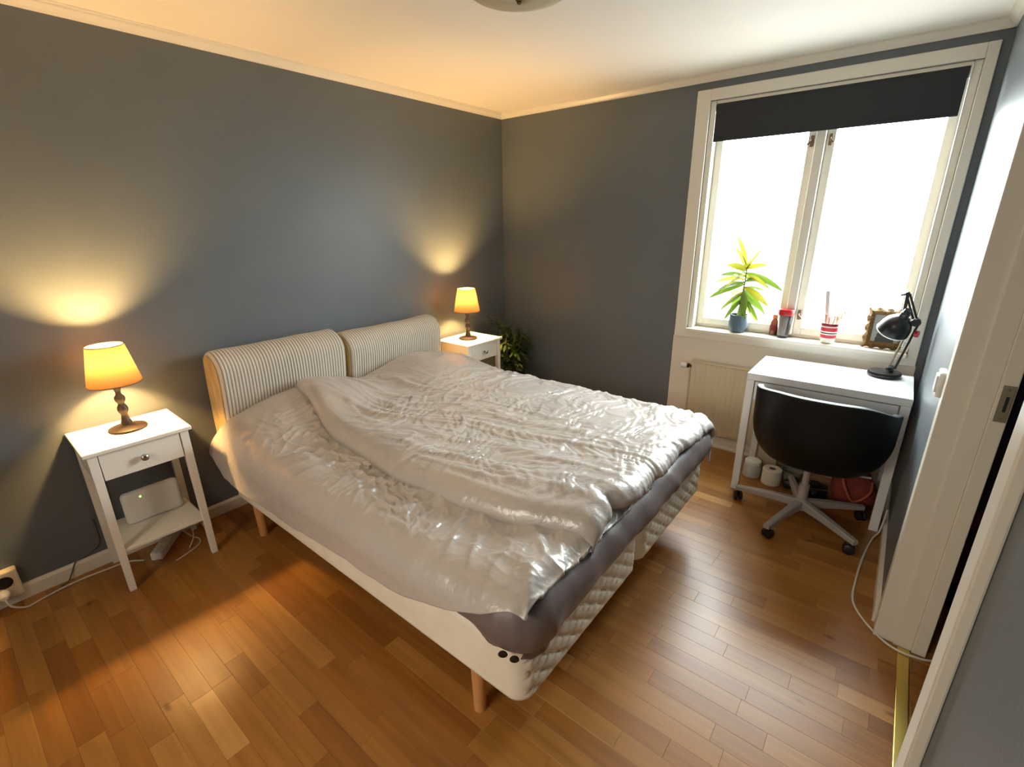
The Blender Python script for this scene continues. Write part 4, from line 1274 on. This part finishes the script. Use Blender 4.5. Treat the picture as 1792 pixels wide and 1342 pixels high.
for k in range(5):
    a = math.radians(17.6 + 72 * k)
    d = Vector((math.cos(a), math.sin(a), 0)); s = Vector((-d.y, d.x, 0))
    b = B()
    r0_, r1_ = 0.03, 0.335
    sec = []
    for r, zt_, h, w in ((r0_, 0.118, 0.045, 0.021), (0.15, 0.108, 0.036, 0.018), (r1_, 0.085, 0.024, 0.015)):
        c = Vector((HX, HY, 0)) + d * r
        sec.append([b.verts.new(c + s * w + Vector((0, 0, zt_ - h))), b.verts.new(c + s * w * 1.0 + Vector((0, 0, zt_ - 0.005))), b.verts.new(c + s * w * 0.7 + Vector((0, 0, zt_))), b.verts.new(c - s * w * 0.7 + Vector((0, 0, zt_))), b.verts.new(c - s * w + Vector((0, 0, zt_ - 0.005))), b.verts.new(c - s * w + Vector((0, 0, zt_ - h)))])
    for A_, B_ in zip(sec, sec[1:]):
        for i in range(6):
            b.faces.new((A_[i], A_[(i + 1) % 6], B_[(i + 1) % 6], B_[i]))
    b.faces.new(sec[0]); b.faces.new(sec[-1])
    bmesh.ops.recalc_face_normals(b, faces=b.faces[:])
    lg = at(build('star_leg', b, GREYM, None, 35), ch)
    cpt = Vector((HX, HY, 0)) + d * 0.322
    yaw = a + 1.1 + k * 0.9
    wd = Vector((math.cos(yaw), math.sin(yaw), 0)); ws = Vector((-wd.y, wd.x, 0))
    b = B(); cw = cpt + wd * 0.012 + Vector((0, 0, 0.0275))
    for sg in (-1, 1):
        lathe(b, [(0, -0.008), (0.022, -0.008), (0.0268, -0.004), (0.0268, 0.005), (0.02, 0.0095), (0, 0.0098)], cw + ws * 0.013 * sg, 22, ws * sg)
    cyl(b, cpt + Vector((0, 0, 0.03)), cpt + Vector((0, 0, 0.068)), 0.006, n=10)
    box(b, -0.012, 0.016, -0.005, 0.005, 0.02, 0.056, 0.003, 1, Matrix.Translation(cpt) @ Matrix.Rotation(yaw, 4, 'Z'))
    o = build('caster', b, BLACKP, None, 35, 'black twin wheel caster'); at(o, ch)

# ------------------------------------------------------------------ things stored under the desk
def roll(loc, r, h, label, m, core=True, nm='paper_roll', cat='paper roll'):
    t = thing(nm, loc, label, cat)
    b = B(); lathe(b, [(0.02, 0.0), (r - 0.004, 0), (r, 0.004), (r, h - 0.004), (r - 0.004, h), (0.02, h), (0.02, 0.0)], n=28, cap=False); build('roll_body', b, m, t, 40)
    b = B(); lathe(b, [(0.0201, 0.001), (0.0201, h - 0.001), (0.0185, h - 0.001), (0.0185, 0.001)], n=20, cap=False); build('core_tube', b, STEM, t, 40)
    return t
PAPER = mat('soft_white_paper', (222, 214, 200), 0.9, bump=0.1, bscale=80)
roll((-0.33, -2.425, 0.0), 0.055, 0.10, 'white paper roll on the floor beneath the desk', PAPER)
jr = thing('storage_jar', (-0.30, -2.305, 0), 'pale grey jar on the floor just inside the desk leg', 'jar')
b = B(); lathe(b, [(0, 0), (0.048, 0), (0.052, 0.004), (0.052, 0.075), (0.045, 0.088), (0, 0.088)], n=28); build('body', b, mat('pale_grey_jar', (186, 186, 184), 0.4), jr, 40)
b = B(); lathe(b, [(0.047, 0.087), (0.048, 0.09), (0.048, 0.106), (0.044, 0.11), (0, 0.11)], n=28); build('lid', b, WPLAST, jr, 40)
bw = thing('grey_bowl', (-0.24, -2.52, 0), 'grey green bowl on the floor behind the paper roll', 'bowl')
b = B(); lathe(b, [(0, 0), (0.035, 0), (0.04, 0.004), (0.06, 0.05), (0.064, 0.085), (0.061, 0.085), (0.056, 0.05), (0, 0.012)], n=28, cap=False); build('shell', b, mat('grey_green_glaze', (128, 130, 116), 0.35), bw, 40)
bx = thing('cardboard_box', (-0.19, -2.37, 0), 'tall pale cardboard box at the back beneath the desk', 'box')
b = B(); box(b, -0.04, 0.04, -0.055, 0.055, 0, 0.30, 0.002, 1); build('carton', b, mat('pale_cardboard', (176, 158, 136), 0.85, bump=0.1, bscale=90), bx)
b = B(); box(b, -0.041, 0.041, -0.012, 0.012, 0.2, 0.3015); build('tape', b, mat('parcel_tape', (190, 176, 150), 0.3), bx)
cm = thing('camera', (-0.36, -2.66, 0), 'black camera with chrome trim on the floor beneath the chair seat', 'camera', rz=0.35)
b = B(); box(b, -0.035, 0.035, -0.065, 0.065, 0, 0.08, 0.008, 2); box(b, -0.025, 0.025, -0.025, 0.025, 0.08, 0.102, 0.006, 2); build('body', b, BLACKP, cm, 40)
b = B(); box(b, -0.036, 0.036, -0.066, 0.066, 0.066, 0.076, 0.002, 1); build('chrome_trim', b, CHROME, cm)
b = B(); cyl(b, (-0.035, 0, 0.038), (-0.075, 0, 0.038), 0.03, n=24); cyl(b, (-0.075, 0, 0.038), (-0.08, 0, 0.038), 0.032, n=24); build('lens', b, BLACKG, cm, 40)
bgx = thing('shoulder_bag', (-0.27, -2.845, 0), 'dark red fabric bag slumped on the floor beneath the desk', 'bag', rz=0.1)
peri = rrect(-0.085, 0.085, -0.10, 0.10, 0.05, 0.012)
pr_ = [(-0.06, 0.0), (-0.01, 0.002), (0.0, 0.015), (0.008, 0.06), (0.004, 0.11), (-0.012, 0.15), (-0.03, 0.18), (-0.045, 0.19)]
def bagd(V, N):
    V = V.copy(); w = 0.012 * pn(V[..., 0] * 14 + V[..., 1] * 9, V[..., 2] * 16, 71) * sst(0.01, 0.05, V[..., 2])
    V[..., 0] += N[:, 0][:, None] * w; V[..., 1] += N[:, 1][:, None] * w
    V[..., 2] += 0.03 * pn(V[..., 1] * 8, V[..., 0] * 8, 72) * sst(0.08, 0.19, V[..., 2])
    return V
loft('bag_body', peri, pr_, mat('brick_red_cloth', (120, 46, 32), 0.85, var=0.2, vscale=20, bump=0.2, bscale=60), bgx, bagd)
b = B(); tube(b, [(-0.05, -0.07, 0.17), (-0.11, -0.06, 0.12), (-0.105, 0.0, 0.05), (-0.11, 0.05, 0.12), (-0.05, 0.07, 0.17)], 0.007, 8, 6); build('strap', b, mat('orange_strap', (176, 84, 58), 0.8), bgx, True)

# ------------------------------------------------------------------ ceiling bowl lamp
cl_ = thing('ceiling_lamp', (-1.838, -1.612, ZC), 'unlit frosted glass ceiling bowl lamp near the top of the room', 'ceiling lamp')
b = B(); lathe(b, [(0.205, -0.05), (0.199, -0.07), (0.172, -0.088), (0.114, -0.102), (0.057, -0.11), (0.012, -0.112), (0.012, -0.108), (0.057, -0.106), (0.112, -0.098), (0.17, -0.084), (0.195, -0.067), (0.2, -0.05), (0.205, -0.05)], n=56, cap=False); build('glass_bowl', b, GLASSF, cl_, True)
b = B(); lathe(b, [(0, 0), (0.09, 0), (0.095, -0.006), (0.09, -0.02), (0.0, -0.022)], n=36); build('ceiling_plate', b, WPLAST, cl_, 40)
b = B(); cyl(b, (0, 0, -0.02), (0, 0, -0.112), 0.005, n=10); build('rod', b, CHROME, cl_)
b = B(); lathe(b, [(0.013, -0.1115), (0.013, -0.115), (0.008, -0.118), (0.009, -0.122), (0.004, -0.126), (0, -0.127)], n=20); build('finial', b, mat('dark_brass', (110, 88, 60), 0.35, metal=0.9), cl_, 45)
for k in range(3):
    a = k * 2.094 + 0.5
    b = B(); cyl(b, (0.09 * math.cos(a), 0.09 * math.sin(a), -0.015), (0.186 * math.cos(a), 0.186 * math.sin(a), -0.053), 0.004, n=8); build('bowl_arm', b, CHROME, cl_)

# ------------------------------------------------------------------ clothes hanging in the closet
rail = thing('clothes_rail', (-0.7, -3.36, 1.70), 'steel clothes rail inside the dark closet', 'rail')
b = B(); cyl(b, (-1.25, -3.36, 1.70), (-0.02, -3.36, 1.70), 0.0125, n=14); at(build('rod', b, CHROME, None, 40), rail)
for xx in (-1.24, -0.012):
    b = B(); cyl(b, (xx, -3.36, 1.70), (xx, -3.36, ZC), 0.008, n=10); at(build('hanger_post', b, CHROME, None, 40), rail)
GAR = [(-1.18, (34, 26, 46), 'dark purple'), (-1.08, (92, 20, 34), 'burgundy'), (-0.98, (28, 30, 40), 'navy'), (-0.88, (66, 50, 38), 'brown'), (-0.76, (30, 28, 30), 'black'), (-0.62, (84, 84, 88), 'grey')]
for i, (gx, c, nm) in enumerate(GAR):
    t = thing('hanging_garment', (gx, -3.36, 1.70), '%s garment hanging on the closet rail beyond the doorway' % nm, 'garment', 'clothes hanging in the closet')
    b = B(); tube(b, [(0, 0, 0.013), (0, 0.012, 0.02), (0, 0.016, 0.0), (0, 0.002, -0.03), (0, 0.0, -0.06)], 0.002, 6, 4); tube(b, [(0, 0, -0.06), (0, 0.12, -0.10), (0, 0.19, -0.13)], 0.005, 6, 3); tube(b, [(0, 0, -0.06), (0, -0.12, -0.10), (0, -0.19, -0.13)], 0.005, 6, 3)
    build('hanger', b, LEGW, t, True)
    nn_, mm_ = 40, 24
    aa = np.linspace(0, 2 * np.pi, nn_, endpoint=False); zz = np.linspace(0, 1, mm_)
    A_, Z_ = np.meshgrid(aa, zz, indexing='ij')
    hw = 0.17 + 0.04 * Z_; ln = 1.05 + 0.12 * (i % 3)
    hw = np.where(Z_ < 0.05, 0.06 + 0.11 * Z_ / 0.05, hw)
    th_ = 0.026 + 0.012 * Z_
    fold = 1 + 0.35 * Z_ * np.sin(A_ * 9 + i)
    Pg = np.stack([np.cos(A_) * th_ * fold, np.sin(A_) * hw, -0.085 - Z_ * ln - 0.05 * np.abs(np.sin(A_)) * (1 - Z_)], -1)
    g = grid_mesh('cloth', Pg, mat('garment_' + nm.replace(' ', '_'), c, 0.9, bump=0.1, bscale=80), t, True)
bt = thing('ankle_boot', (-0.98, -3.285, 0), 'dark boot standing on the closet floor beyond the doorway', 'boot', rz=0.3)
b = B()
for z0, z1, x0, x1, w in ((0.0, 0.02, -0.13, 0.13, 0.045),):
    box(b, x0, x1, -w, w, z0, z1, 0.008, 2)
build('sole', b, BLACKP, bt, 40)
secs = [(-0.0, 0.02, 0.12, 0.043), (0.0, 0.05, 0.115, 0.042), (-0.03, 0.085, 0.085, 0.04), (-0.06, 0.12, 0.06, 0.037), (-0.068, 0.17, 0.055, 0.036), (-0.068, 0.21, 0.057, 0.038)]
aa = np.linspace(0, 2 * np.pi, 28, endpoint=False)
Pb = np.array([[(cx + hl * math.cos(a), hw_ * math.sin(a), z) for (cx, z, hl, hw_) in secs] for a in aa])
grid_mesh('upper', Pb, BLACK, bt, True)
